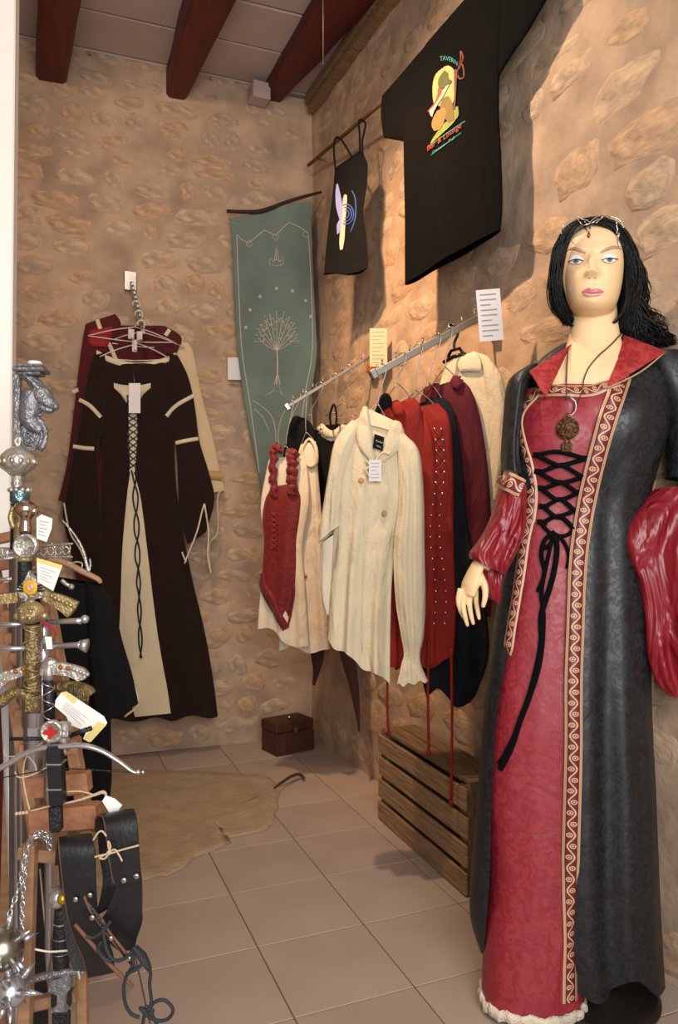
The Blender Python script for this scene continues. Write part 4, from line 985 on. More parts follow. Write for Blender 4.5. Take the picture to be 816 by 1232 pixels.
#        v    L    R    th   dc   fold  openL openR (target columns)
GR = [(436, 640, 792, .045, .00, .000, 655, 748), (452, 628, 806, .070, .00, .001, 646, 742), (475, 622, 806, .090, .00, .001, 640, 736),
      (500, 618, 803, .108, .005, .001, 634, 727), (530, 616, 798, .120, .010, .001, 634, 717), (565, 613, 788, .112, .005, .002, 641, 706),
      (605, 611, 779, .098, .00, .003, 645, 696), (650, 609, 777, .102, .00, .005, 640, 690), (700, 603, 778, .112, .00, .006, 632, 686),
      (760, 594, 780, .120, .00, .008, 622, 683), (850, 584, 781, .128, .00, .014, 606, 681), (950, 576, 786, .132, .00, .017, 600, 680),
      (1040, 569, 790, .134, .00, .018, 597, 677), (1100, 567, 794, .130, -.005, .018, 592, 676), (1150, 578, 798, .125, -.01, .016, 590, 676)]
BU = [(-.42, .05, .030, .30, .055), (.36, .05, .030, .30, .055)]
rows = []; arcs = []
for i, (v, L_, R_, th, dc, fo, oL, oR) in enumerate(GR):
    vl = v-(12 if i == len(GR)-1 else 0); vr = v+(30 if i == len(GR)-1 else 15 if i == len(GR)-2 else 0)
    rows.append((L_, vl, R_, vr, th, dc, fo)); c = (L_+R_)/2; hw = (R_-L_)/2
    arcs.append(((fr(oL, th+dc)-c)/hw, (fr(oR, th+dc)-c)/hw))
gown = Loft(rows, PM, n=110, m=90, k=10, seed=71, arc=arcs, power=.85, wob=.12, bumps=[(-.42, .22, .022, .30, .07), (.36, .22, .026, .30, .07)], hem=lambda x: .012*math.sin(6*x+.8) if x < .2 else -.05*math.exp(-((x-.50)/.20)**2))
gown_o = gown.build('overgown', m_gown, mq)
rr_ = []
for (v, L_, R_, th, dc, fo, oL, oR) in GR[2:]:
    rr_.append((L_+8, v, min(R_-22, 765 if v < 700 else 750 if v < 800 else 735), v, th-.008, dc, fo*.45))
rr_[0] = (rr_[0][0], 470, rr_[0][2], 470)+rr_[0][4:]
rr_ = rr_[:-3]+[(589, 1050, 722, 1050, .116, .014, .007), (585, 1110, 712, 1110, .104, .030, .006), (582, 1160, 702, 1160, .098, .040, .005), (580, 1205, 700, 1205, .094, .048, .004)]
und = Loft(rr_, PM, n=100, m=90, k=7, seed=72, power=.85, wob=.15, bumps=BU); und_o = und.build('underdress', m_red, mq)
bvg = bvof(gown, und); bvu = bvof(und)
# petticoat hem
mb = MB(); ring = und.P[-1]; cc = sum(ring, V((0, 0, 0)))/len(ring)
P = []
for f, dz in ((.97, .020), (1.02, .028), (1.055, .018), (1.06, .003), (1.0, .001)):
    P.append([V((cc.x+(p.x-cc.x)*f+.003*math.sin(i*1.7), cc.y+(p.y-cc.y)*f+.003*math.cos(i*1.3), max(.001, p.z-.002+dz+.003*math.sin(i*.9)))) for i, p in enumerate(ring)])
mb.grid(P, close=True); mb.build('petticoat_hem', M('white_fleece', 'cfc4b0', rough=.95, bump=.6, bscale=200), und_o)
# ribbons
def ribbon(pts, wd, nm='ribbon', off=.004, b=None):
    mb = MB(); strip(mb, b or bvg, pts, wd, off=off, sub=10, fb=PM); o = mb.build(nm, m_trim, gown_o); return o
ribbon([(749, 452), (741, 476), (731, 505), (721, 540), (711, 580), (703, 620), (697, 660), (694, 700), (692, 760), (690, 820), (690, 900), (688, 980), (686, 1060), (685, 1140), (685, 1205)], [.044, .043, .042, .041, .040, .038])
ribbon([(655, 462), (645, 474), (632, 490), (627, 510), (630, 535), (636, 560), (640, 590), (638, 620), (632, 650), (628, 680), (622, 720), (616, 755), (612, 785)], [.030, .032, .032, .028, .026])
ribbon([(652, 471), (668, 471), (690, 472), (712, 471), (728, 466), (740, 462)], .032, off=.006)
# collar wings
def wing(top, out, bot, n=8, th=.004, bend=.02):
    T, O, B = [PM(*q[:2], q[2]) for q in (top, out, bot)]
    P = []
    for i in range(n+1):
        row = []
        for j in range(n+1):
            a = T.lerp(B, i/n); b = T.lerp(O, min(1, i/n*2)).lerp(B, max(0, i/n*2-1)) if i/n > .5 else T.lerp(O, i/n*2)
            p = a.lerp(b, j/n)+PM.n*(bend*math.sin(PI*j/n*.8)*math.sin(PI*min(1, i/n+.1)))
            row.append(p)
        P.append(row)
    mb = MB(); mb.grid(P); mb.grid([[p-PM.n*th for p in r] for r in P]); return mb
wing((688, 414, .015), (636, 447, .075), (657, 478, .118), bend=.015).build('hood_collar', m_collar, mq)
wing((752, 404, .015), (800, 424, .06), (731, 467, .118), bend=.015).build('hood_collar', m_collar, mq)
mb = MB(); mb.tube([PM(800, 424, .062), PM(770, 448, .095), PM(731, 467, .122)], .0022, 6, smooth=4); mb.build('collar_piping', M('pale_piping', 'b08a60', rough=.6), mq)
# hood lying behind the neck
hd = Loft([(676, 414, 762, 408, .03, -.03, 0), (655, 428, 790, 418, .045, -.03, .003), (640, 445, 800, 432, .05, -.02, .004)], PM, n=40, m=10, k=5, seed=5); hd.build('hood', m_gown, mq)
# lacing
m_lace = M('black_ribbon', '08080a', rough=.9, spec=.1, var=.1, bump=0)
mb = MB()
LX = [(650, 548, 703, 551), (651, 568, 700, 573), (654, 588, 694, 592), (656, 610, 690, 614), (654, 629, 690, 637)]
for i, (a, b, c, d) in enumerate(LX):
    m1 = MB(); strip(m1, bvu, [(a-7, b-1), (a+5, b)], .013, off=.006, sub=3, fb=PM); m1.build('lace_tab', m_lace, und_o)
    m1 = MB(); strip(m1, bvu, [(c-4, d), (c+12, d+1)], .013, off=.006, sub=3, fb=PM); m1.build('lace_tab', m_lace, und_o)
mlace = MB(); strip(mlace, bvu, [(652, 546), (668, 543), (685, 546), (702, 551)], .010, off=.010, fb=PM)
for i in range(4):
    a, b, c, d = LX[i]; a2, b2, c2, d2 = LX[i+1]
    strip(mlace, bvu, [(a, b+1), ((a+c2)/2-4, (b+d2)/2-1), ((a+c2)/2+4, (b+d2)/2), (c2, d2)], .010, off=.012, fb=PM)
    strip(mlace, bvu, [(c, d+1), ((a2+c)/2+4, (b2+d)/2-1), ((a2+c)/2-4, (b2+d)/2), (a2, b2)], .010, off=.009, fb=PM)
strip(mlace, bvu, [(652, 630), (664, 643), (680, 645), (690, 637)], .009, off=.010, fb=PM)
mlace.build('lace', m_lace, und_o)
for pts, wd in (([(668, 640), (656, 650), (652, 668), (656, 690), (648, 712)], .010), ([(668, 642), (678, 652), (684, 668), (682, 684)], .008), ([(668, 642), (670, 665), (664, 700), (652, 740), (652, 775), (640, 830), (626, 868), (616, 900), (604, 925)], .013), ([(666, 642), (658, 680), (652, 715), (655, 745), (650, 800), (634, 850), (612, 902), (603, 918)], .009), ([(652, 662), (662, 655), (670, 642)], .009)):
    m1 = MB(); strip(m1, bvu, pts, wd, off=.010, sub=8, fb=PM, th=.003); m1.build('lace_end', m_lace, und_o)
# sleeves, viewer's left
ul = Loft([(630, 443, 645, 440, .040, .0, 0), (613, 458, 632, 466, .056, .005, .001), (608, 500, 625, 503, .058, .015, .003), (605, 540, 622, 545, .056, .03, .004), (605, 566, 626, 574, .054, .045, .003)], PM, n=40, m=30, k=5, seed=81); ul.build('upper_sleeve', m_gown, mq)
ll = Loft([(605, 578, 632, 586, .056, .05, .002), (598, 600, 632, 608, .058, .06, .004), (590, 625, 630, 636, .060, .07, .007), (578, 648, 622, 662, .058, .08, .009), (566, 664, 612, 682, .052, .085, .008), (566, 672, 606, 692, .048, .085, .006)], PM, n=56, m=44, k=8, seed=82, wob=2.0); ll.build('lower_sleeve', m_satin, mq)
mb = MB(); strip(mb, bvof(ul, ll), [(600, 574), (608, 578), (618, 583), (628, 588)], .046, off=.004, fb=PM); mb.build('ribbon', m_trim, mq)
ld_ = Loft([(580, 680, 606, 688, .030, .07, .004), (576, 700, 604, 702, .028, .07, .006), (584, 715, 602, 720, .022, .06, .006), (592, 722, 600, 728, .008, .06, .002)], PM, n=36, m=20, k=6, seed=83); ld_.build('sleeve_bell', m_satin, mq)
# viewer's right
ur = Loft([(772, 428, 815, 424, .050, .00, 0), (780, 450, 842, 440, .060, .01, .002), (797, 490, 856, 480, .062, .02, .003), (802, 530, 862, 530, .060, .03, .003), (803, 575, 866, 580, .058, .05, .003)], PM, n=40, m=30, k=5, seed=84); ur.build('upper_sleeve', m_gown, mq)
lr_ = Loft([(790, 588, 866, 580, .050, .05, .003), (766, 612, 872, 606, .050, .06, .010), (750, 640, 876, 640, .048, .07, .015), (752, 662, 874, 680, .042, .08, .017), (769, 700, 868, 712, .036, .085, .017), (776, 745, 860, 752, .030, .085, .015), (780, 790, 852, 792, .026, .085, .013), (790, 820, 846, 826, .018, .085, .008), (806, 838, 832, 840, .008, .085, .002)], PM, n=72, m=60, k=7, seed=85, wob=1.6); lr_.build('bell_sleeve', m_satin, mq)
# ---- body: head, neck, chest, arms and hands as one surface
HC = at(713, 313, d=DM); HC.z = at(713, 313, d=1.768).z
HY = (CAM-HC); HY.z = 0; HY.normalize(); HZ = V((0, 0, 1)); HX = HZ.cross(HY); HX = HX if HX.dot(Rv) > 0 else -HX
HS = 1.02
HT = [(.116, .003, .006, .006), (.112, .026, .030, .036), (.102, .044, .050, .060), (.083, .059, .068, .080), (.060, .068, .079, .090), (.030, .072, .085, .095), (.010, .0725, .087, .096), (-.010, .071, .088, .094), (-.030, .0685, .088, .088), (-.050, .065, .087, .076), (-.070, .060, .085, .062), (-.084, .055, .082, .050), (-.096, .049, .078, .042), (-.107, .038, .070, .032), (-.114, .025, .058, .022), (-.118, .006, .036, .008)]
def gs(x, s): return math.exp(-(x/s)**2)
def face_d(x, z):
    d = 0
    if -.054 < z < .012:
        t = (.012-z)/.050; h = .003+.020*min(1, t)**1.3 if z > -.040 else .023*max(0, (z+.052)/.012)
        d += h*gs(x, .0075+.004*min(1, t))
    for s in (-1, 1):
        d += .009*gs(x-s*.0120, .0062)*gs(z+.041, .007)
        d -= .0105*gs(x-s*.034, .019)*gs(z-.000, .013)
        d += .0050*gs(x-s*.036, .013)*gs(z+.001, .008)
        d += .0030*gs(x-s*.030, .022)*gs(z-.024, .009)
        d += .004*gs(x-s*.040, .020)*gs(z+.034, .018)
    d += .0055*gs(x, .024)*gs(z+.079, .014)
    d -= .0022*gs(x, .020)*gs(z+.079, .0022)
    d -= .0025*gs(x, .006)*gs(z+.062, .008)
    d -= .0040*gs(x, .022)*gs(z+.092, .006)
    d += .0060*gs(x, .018)*gs(z+.104, .012)
    return d
tr = catrow(HT, 110); P = []; na = 120
tilt = Matrix.Rotation(math.radians(-4), 3, HX)
for (z, w_, f, b_) in tr:
    ring = []
    for j in range(na):
        a = 2*PI*j/na; s_, c = math.sin(a), math.cos(a)
        x = w_*math.copysign(abs(s_)**.92, s_); y = (f if c > 0 else b_)*math.copysign(abs(c)**.88, c)
        if c > 0: y += face_d(x, z)*min(1, c*2.2)
        ring.append(HC+tilt@(HX*x*HS+HY*y*HS+HZ*z*HS))
    P.append(ring)
head = MB(); head.grid(P, close=True); bvh_head = bvof(head)
body = MB(); body.grid(P, close=True)
body.f.append(list(range(na))); body.sm.append(True); nb = len(tr)-1; body.f.append([nb*na+k for k in range(na)][::-1]); body.sm.append(True)
def capped(l):
    n0 = len(body.v); body.grid(l.P, close=True); n = len(l.P[0]); m = len(l.P)
    body.f.append([n0+k for k in range(n)]); body.f.append([n0+(m-1)*n+k for k in range(n)][::-1]); body.sm += [True, True]
neck = Loft([(692, 345, 737, 345, .042, -.03, 0), (688, 372, 741, 372, .048, -.020, 0), (687, 395, 743, 395, .050, -.010, 0), (682, 415, 748, 415, .052, -.006, 0), (672, 430, 758, 430, .056, .0, 0), (660, 442, 768, 440, .066, .003, 0), (650, 456, 772, 454, .080, .003, 0), (646, 478, 775, 478, .088, .002, 0), (640, 520, 770, 520, .092, .002, 0), (632, 600, 760, 600, .085, 0, 0), (625, 700, 765, 700, .09, 0, 0), (640, 800, 750, 800, .08, 0, 0)], PM, n=72, m=100, k=1, power=.9)
capped(neck)
def limb(pts, rs, seg=14, sub=5, flat=1.0):
    body.tube(pts, rs, seg, smooth=sub, flat=flat)
limb([PM(648, 480, -.01), PM(620, 512, -.015), PM(616, 560, .02), PM(614, 605, .06), PM(598, 650, .08), PM(579, 682, .092)], [.030, .018, .020, .026, .026, .0205])
limb([PM(765, 480, .0), PM(815, 495, .01), PM(832, 560, .03), PM(832, 620, .06), PM(815, 668, .08), PM(800, 690, .08)], [.040, .036, .034, .032, .026, .020])
# hand, viewer's left: palm and five fingers hanging relaxed
F0 = .095
limb([PM(577, 676, F0), PM(571, 690, F0), PM(566, 704, F0), PM(563, 716, F0)], [.0200, .0255, .0300, .0255], seg=16, sub=5, flat=.55)
for pts, rs in (
    ([PM(554, 708, F0), PM(551.5, 722, F0+.004), PM(554, 734, F0+.008), PM(558, 743, F0+.006)], [.0070, .0062, .0056, .0044]),
    ([PM(559, 711, F0+.002), PM(557.5, 728, F0+.012), PM(559.5, 741, F0+.020), PM(562.5, 752, F0+.018)], [.0076, .0068, .0060, .0046]),
    ([PM(566, 712, F0+.002), PM(565.0, 728, F0+.004), PM(567.0, 741, F0+.006), PM(569.5, 750, F0+.004)], [.0076, .0068, .0060, .0046]),
    ([PM(572.5, 710, F0), PM(573, 724, F0-.006), PM(575, 736, F0-.008), PM(576.5, 744, F0-.008)], [.0074, .0066, .0058, .0045]),
    ([PM(577, 692, F0+.008), PM(583, 704, F0+.022), PM(584, 717, F0+.030), PM(581.5, 729, F0+.032)], [.0105, .0086, .0072, .0052])):
    limb(pts, rs, seg=10, sub=4); body.ball(pts[-1], rs[-1]*1.0, 10, 6)
# hand, viewer's right, mostly inside the bell sleeve
F1 = .075
limb([PM(800, 688, F1), PM(790, 696, F1), PM(780, 702, F1)], [.018, .025, .022], seg=14, sub=4, flat=.6)
for k, (e, l_) in enumerate((((769, 702), 0), ((774, 710), -.006), ((779, 716), -.01), ((784, 720), -.012), ((782, 690), -.01))):
    pts = [PM(783+k, 699+k*2, F1+l_), PM((783+e[0])/2, (702+e[1])/2, F1+l_+.004), PM(e[0]+2, e[1], F1+l_)]; limb(pts, [.0085, .0078, .0060], seg=10, sub=3); body.ball(pts[-1], .006, 10, 6)
ob = body.build('body', m_skin, mq)
rm = ob.modifiers.new('remesh', 'REMESH'); rm.mode = 'VOXEL'; rm.voxel_size = .0022; rm.use_smooth_shade = True
sm = ob.modifiers.new('smooth', 'SMOOTH'); sm.iterations = 3; sm.factor = .5
# face paint
m_lip = M('rose_lip_paint', 'bd6c72', rough=.35, var=.05, bump=0); m_eyew = M('eye_white', 'e6e0d8', rough=.3, var=.01, bump=0)
m_iris = M('grey_blue_iris', '626c6e', rough=.25, var=.2, bump=0); m_black = M('black_paint', '14100e', rough=.5, bump=0)
m_shadow = M('white_eye_shadow', 'e8e6ec', rough=.4, var=.01, bump=0); m_brow = M('rose_brown_brow', 'b58874', rough=.7, var=.1, bump=0)
bh = bvh_head
def fc(u, v): return u, v
mb = MB(); patch(mb, bh, [(700, 351.5, 701, 351.8), (704, 348.6, 704, 352.5), (709, 346.6, 709, 353), (713, 347.6, 713, 353.2), (717, 346.6, 717, 353), (722, 348.4, 722, 352.4), (726.5, 351, 726, 351.6)], off=.0016, nx=4, m=20, bulge=.0012); mb.build('upper_lip', m_lip, mq)
mb = MB(); patch(mb, bh, [(701.5, 352.2, 702, 352.6), (706, 352.8, 706, 356.2), (713, 353.4, 713, 357.4), (720, 352.8, 720, 356.0), (725.5, 351.8, 725, 352.4)], off=.0016, nx=5, m=18, bulge=.0018); mb.build('lower_lip', M('pale_rose_lip_paint', 'd69492', rough=.3, var=.04, bump=0), mq)
for s, cu, cv in ((-1, 694, 314.6), (1, 733, 313.2)):
    W_ = 8.3
    mb = MB(); patch(mb, bh, [(cu-W_, cv+.8, cu-W_, cv+1.2), (cu-W_*.55, cv-1.4, cu-W_*.55, cv+2.8), (cu, cv-1.9, cu, cv+3.4), (cu+W_*.55, cv-1.5, cu+W_*.55, cv+2.6), (cu+W_, cv+.2, cu+W_, cv+.6)], off=.0015, nx=6, m=16, bulge=.001); eo = mb.build('eye', m_eyew, mq)
    mb = MB(); r_ = 3.5; patch(mb, bh, [(cu-r_, cv-.6, cu-r_, cv+.6), (cu-r_*.6, cv-1.6, cu-r_*.6, cv+2.4), (cu, cv-1.7, cu, cv+3.0), (cu+r_*.6, cv-1.6, cu+r_*.6, cv+2.4), (cu+r_, cv-.6, cu+r_, cv+.6)], off=.0034, nx=4, m=10); mb.build('iris', m_iris, eo)
    h = hit(bh, cu, cv-.3); mb = MB(); mb.ball(h[0]+h[1]*.0034, .0026, 8, 6); mb.build('pupil', m_black, eo)
    mb = MB(); cord(mb, bh, [(cu-W_-1, cv+.6), (cu-W_*.5, cv-1.4), (cu, cv-2.1), (cu+W_*.5, cv-1.6), (cu+W_+(1.5 if s > 0 else .5), cv+(-.6 if s > 0 else .2))], .0011, off=.003, sub=5); mb.build('eye_liner', m_black, eo)
    mb = MB(); cord(mb, bh, [(cu-W_, cv+1.4), (cu-W_*.4, cv+3.6), (cu+W_*.4, cv+3.6), (cu+W_, cv+.8)], .0006, off=.0026, sub=5); mb.build('eye_liner', m_brow, eo)
    mb = MB(); patch(mb, bh, [(cu-W_+.5, cv-2.6, cu-W_, cv-1), (cu-W_*.5, cv-7.0, cu-W_*.5, cv-2.0), (cu, cv-7.8, cu, cv-2.6), (cu+W_*.5, cv-7.2, cu+W_*.5, cv-2.2), (cu+W_*.95, cv-3.6, cu+W_, cv-1)], off=.0008, nx=5, m=16); mb.build('eye_shadow', m_shadow, eo)
mb = MB(); strip(mb, bh, [(682, 302), (688, 299), (696, 300.5), (705, 304.5)], [.004, .008, .008, .005], off=.0005, th=.0006); mb.build('eyebrow', m_brow, mq)
mb = MB(); strip(mb, bh, [(723, 304), (731, 299.5), (740, 297.5), (748, 300)], [.005, .008, .008, .004], off=.0005, th=.0006); mb.build('eyebrow', m_brow, mq)
for u in (709.5, 716.5): h = hit(bh, u, 334.6); mb = MB(); mb.ball(h[0], .0019, 8, 5, scale=(1.3, 1, .7)); mb.build('nostril', M('nostril_shade', '7a4a38', rough=.8, bump=0), mq)
# hair: skull cap, side masses and loose strands
hair = MB(); P = []
for i, (z, w_, f, b_) in enumerate(catrow([(.131, .004, .004, .004), (.127, .03, .034, .04), (.116, .052, .058, .07), (.097, .068, .077, .092), (.070, .079, .086, .103), (.04, .084, .088, .11), (.0, .086, .06, .112), (-.04, .088, .04, .11), (-.08, .086, .03, .10), (-.11, .074, .02, .085), (-.135, .05, .01, .06)], 50)):
    ring = []
    lim = .0 if z > .084 else min(1.12, .0+(.084-z)*28)**.5*1.02     # half angle of the opening for the face
    lim = min(lim, 1.10)
    for j in range(61):
        a = lim+(2*PI-2*lim)*j/60
        s_, c = math.sin(a), math.cos(a); x = w_*s_; y = (f if c > 0 else b_)*c
        x += .003*noise.noise(V((a*4, z*20, 0))); y += .004*noise.noise(V((a*4, z*20, 7)))
        ring.append(HC+tilt@(HX*x+HY*y+HZ*z-HY*.002))
    P.append(ring)
hair.grid(P); rnd = random.Random(12)
def strand(pts, n, jit, r0, wave=.003):
    r0 *= .55; jit *= 1.15
    for _ in range(int(n*3.2)):
        off = V((rnd.gauss(0, jit), rnd.gauss(0, jit*.7), rnd.gauss(0, jit*.6))); ph = rnd.uniform(0, 6); q = []
        pp = catm([V((p[0], p[1], p[2])) for p in pts], 5)[0]
        for i, p in enumerate(pp):
            t = i/(len(pp)-1); k_ = .35+.65*t
            w0 = PM(p.x, p.y, p.z)+(HX*off.x+HY*off.y+HZ*off.z*.4)*k_+HX*wave*t*math.sin(7*t*3+ph)+HY*wave*t*math.cos(6*t*3+ph)
            q.append(w0)
        hair.tube(q, [r0*(1.0-.6*abs(2*i/(len(q)-1)-.8)**2) if i < len(q)-1 else .0006 for i in range(len(q))], 5)
strand([(714, 265, .070), (700, 265, .080), (686, 274, .078), (675, 292, .064), (670, 315, .050), (667, 345, .03), (673, 372, .01), (686, 390, -.01)], 70, .007, .0042)
strand([(714, 265, .070), (700, 268, .084), (689, 277, .082), (681, 295, .068), (675, 320, .050), (672, 350, .03), (680, 376, .01), (690, 386, -.01)], 30, .003, .0036)
strand([(716, 265, .070), (730, 266, .080), (745, 276, .078), (757, 296, .064), (763, 320, .050), (763, 348, .03), (757, 376, .01), (750, 400, -.01)], 70, .007, .0042)
strand([(716, 265, .070), (729, 268, .084), (741, 278, .082), (750, 296, .068), (755, 320, .050), (755, 350, .03), (751, 376, .01), (748, 396, -.01)], 30, .003, .0036)
strand([(755, 330, .02), (764, 360, .0), (772, 385, -.02), (790, 400, -.02), (806, 414, -.01)], 55, .012, .0046, wave=.010)
strand([(758, 350, .02), (762, 380, .0), (764, 402, .0), (778, 412, .01)], 35, .011, .0044, wave=.008)
strand([(757, 300, .0), (770, 320, -.02), (776, 345, -.02), (774, 366, -.02), (786, 380, -.02), (798, 392, -.02)], 16, .009, .0020, wave=.009)
hair.build('hair', m_hair, mq)
bhh = bvof(head, hair)
# stand
mb = MB(); mb.lathe((PMp.x, PMp.y, .001), [(.001, 0), (.15, 0), (.15, .008), (.14, .014), (.03, .022), (.02, .05), (.001, .05)], seg=40); mb.build('base_plate', M('dark_steel', '2c2622', rough=.4, metal=.6, bump=0), mq)
mb = MB(); mb.tube([V((PMp.x, PMp.y, .02)), V((PMp.x, PMp.y, .95))], .012, 12); mb.build('pole', m_chrome, mq)
# circlet
g = thing('circlet', 'silver filigree circlet with red drop on the mannequin forehead', 'circlet', PM(713, 266, .08))
m_sil2 = M('bright_silver', 'cfcac0', rough=.3, metal=.85, bump=0)
mb = MB()
def cc_(pts, r=.0014, sub=5): cord(mb, bhh, pts, r, off=.0035, sub=sub, fb=PM)
cc_([(675, 282), (678, 272), (686, 266), (694, 263)]); cc_([(694, 263), (699, 270), (706, 272), (710, 269), (703, 265), (694, 263)]); cc_([(709, 271), (716, 271), (723, 264), (729, 261), (720, 262), (712, 267), (709, 271)])
cc_([(727, 262), (737, 262), (745, 266), (750, 274)], .0017); cc_([(702, 267), (708, 272), (711, 276), (708, 279), (706, 275), (712, 270), (720, 265)])
mb.build('band', m_sil2, g)
mb = MB(); cc_([(741, 263), (741, 274), (744, 284), (742, 290), (744, 298)], .0016, 4); mb.ball(hit(bhh, 743, 285, PM)[0]+PM.n*.005, .0045, 8, 5); mb.build('side_chain', m_sil2, g)
h = hit(bh, 709, 284); mb = MB(); mb.ball(h[0]+h[1]*.004, .0042, 10, 7, scale=(.8, .8, 1.7)); mb.build('red_drop', M('red_glass', '8e1810', rough=.15, spec=.8, bump=0), g)
mb = MB(); mb.tube([hit(bh, 709, 275)[0]+PM.n*.005, h[0]+h[1]*.004], .0012, 6); mb.build('link', m_sil2, g)
# necklace
nkb = bvof(neck, gown, und)
g = thing('necklace', 'long dark cord necklace with round bronze pendant and crescent on the gown', 'necklace', PM(690, 470, .1))
m_cord = M('brown_cord', '3a281c', rough=.7, bump=0)
mb = MB(); cord(mb, nkb, [(685, 420), (683, 440), (682, 465), (682, 482)], .0016, off=.006, fb=PM); mb.build('cord', m_cord, g)
mb = MB(); cord(mb, nkb, [(745, 402), (735, 415), (718, 432), (706, 448), (700, 466), (694, 485), (687, 498)], .0016, off=.006, fb=PM); mb.build('cord', m_cord, g)
mb = MB(); Wc = []
for k in range(11):
    a = -1.9+k*.34; hh = hit(nkb, 681+10*math.cos(a), 490+11*math.sin(a), PM); Wc.append(hh[0]+hh[1]*.012)
mb.tube(Wc, [.0006+.0020*math.sin(PI*k/10) for k in range(11)], 8); mb.build('crescent', m_silv, g)
h = hit(nkb, 683, 516, PM); c0 = h[0]+h[1]*.012
mb = MB(); mb.lathe(c0-h[1]*.003, [(.001, 0), (.024, 0), (.026, .002), (.024, .005), (.018, .004), (.016, .007), (.010, .006), (.008, .010), (.001, .011)], axis=h[1], seg=24); mb.build('disc', m_bronze, g)
mb = MB()
for k in range(12):
    a = k*PI/6; mb.ball(c0+HX*.021*math.cos(a)+HZ*.021*math.sin(a)+h[1]*.004, .0028, 7, 5)
mb.build('disc_beads', m_bronze, g)['kind'] = 'stuff'
h = hit(nkb, 682, 538, PM); mb = MB(); mb.box(h[0]+h[1]*.010, (.024, .005, .022), rz=-YAW, bev=.002); mb.box(h[0]+h[1]*.013, (.014, .005, .012), rz=-YAW, bev=.002); mb.build('lower_plaque', m_bronze, g)
mb = MB(); mb.tube([c0+V((0, 0, .024)), c0+V((0, 0, .036))], .0025, 6); mb.tube([c0-V((.006, 0, .024)), h[0]+h[1]*.010+V((-.006, 0, .010))], .0015, 6); mb.tube([c0-V((-.006, 0, .024)), h[0]+h[1]*.010+V((.006, 0, .010))], .0015, 6); mb.build('link', m_bronze, g)['kind'] = 'stuff'

# ================================================================== SWORD RACK AT THE LEFT
m_rack = wood('chestnut_wood', '8c5a3c', 'ab7a58', (5, 1, 5), rough=.55, bump=.25)
m_rackd = wood('chestnut_wood_side', '866044', 'a07c5c', (1, 5, 5), rough=.6, bump=.25)
m_pewter = M('dark_pewter', '85858a', rough=.38, metal=.65, var=.3, scale=45, bump=.5, bscale=140)
m_steel = M('polished_steel', 'c4c4c8', rough=.25, metal=.85, var=.06, scale=10, bump=0)
m_osil = M('ornate_silver', 'b6b0a6', rough=.33, metal=.65, var=.35, scale=55, bump=.4, bscale=150)
m_ogold = M('antique_gold', 'a8946a', rough=.35, metal=.6, var=.35, scale=55, bump=.35, bscale=150)
m_brz = M('mottled_bronze', '8a7650', rough=.4, metal=.6, var=.4, scale=40, bump=.8, bscale=110)
m_grip = M('black_leather_grip', '111114', rough=.5, var=.2, bump=.4, bscale=200)
m_leather = M('black_leather', '121215', rough=.38, var=.15, scale=6, bump=.08, bscale=160, spec=.6)
m_edge = M('raw_leather_edge', '6e4632', rough=.8, var=.1, bump=.1)
m_twine = M('pale_twine', 'b9a084', rough=.9, var=.1, bump=.3, bscale=400)
m_rope = M('grey_green_cord', '20282c', rough=.7, var=.15, bump=.3, bscale=400)
m_tagy = M('yellow_edged_card', 'd8c07a', rough=.7, var=.04, bump=0)
m_tagw = M('glossy_white_card', 'e2e0da', rough=.45, var=.02, bump=0)
D = lambda u, v, d: at(u, v, d=d)
BK = V((-math.sin(YAW), -math.cos(YAW), 0))         # towards the entrance
SX = Rv.copy()
def dep(v):                                          # the rack leans back: depth at a given height
    return 1.16+(1010-v)*.00105
rack = thing('sword_rack', 'leaning chestnut wood sword rack with rungs at the left edge', 'rack', D(70, 1232, 1.2))
mb = MB(); mb.beam(D(46, 1012, 1.19), D(-14, 640, 1.60), .020, .022, up=tuple(BK)); mb.build('side_rail', m_rackd, rack)
mb = MB(); mb.beam(D(108, 1012, 1.19), D(44, 640, 1.60), .020, .022, up=tuple(BK)); mb.build('side_rail', m_rackd, rack)
for (v, l, r, h) in ((648, -12, 20, 12), (678, -8, 40, 14), (706, -4, 52, 14), (741, 4, 60, 18), (766, 8, 68, 14), (790, 14, 74, 16), (815, 16, 80, 15), (858, 20, 84, 18), (900, 26, 96, 18), (944, 34, 108, 25), (984, 37, 119, 28)):
    d = dep(v)+.01; mb = MB(); mb.beam(D(l, v+3, d), D(r, v-4, d), .030, h/FPX*d, up=(0, 0, 1), bev=.003); mb.build('rung', m_rack, rack)
for (a, b, wd, dd) in (((37, 1015), (30, 1236), .019, 1.17), ((99, 1150), (100, 1236), .017, 1.22), ((88, 1000), (96, 1150), .018, 1.24)):
    mb = MB(); mb.beam(D(*a, dd), D(a[0]+(b[0]-a[0]), b[1], dd)-V((0, 0, 0)), wd, .02, up=tuple(BK)); mb.build('leg', m_rackd, rack)
for (a, b, wd, dd) in (((34, 1236), (26, 1500), .019, 1.17), ((100, 1236), (101, 1500), .017, 1.22)):
    p = D(*a, dd); q = D(*b, dd); q = p+(q-p)*((p.z-.003)/(p.z-q.z)); mb = MB(); mb.beam(p, q, wd, .02, up=tuple(BK)); mb.build('leg', m_rackd, rack)
mb = MB(); mb.beam(D(24, 1024, 1.19), D(76, 1030, 1.19), .024, .02); mb.build('cross_bar', m_rackd, rack)
mb = MB(); mb.beam(D(40, 1208, 1.20), D(92, 1196, 1.20), .02, .018); mb.build('cross_bar', m_rackd, rack)
for k, (u, v, dd) in enumerate(((20, 640, 1.62), (56, 700, 1.58))):
    p = D(u, v, dd); mb = MB(); mb.beam(p, V((p.x-.02, p.y, .004)), .02, .02, up=tuple(BK)); mb.build('rear_post', m_rackd, rack)
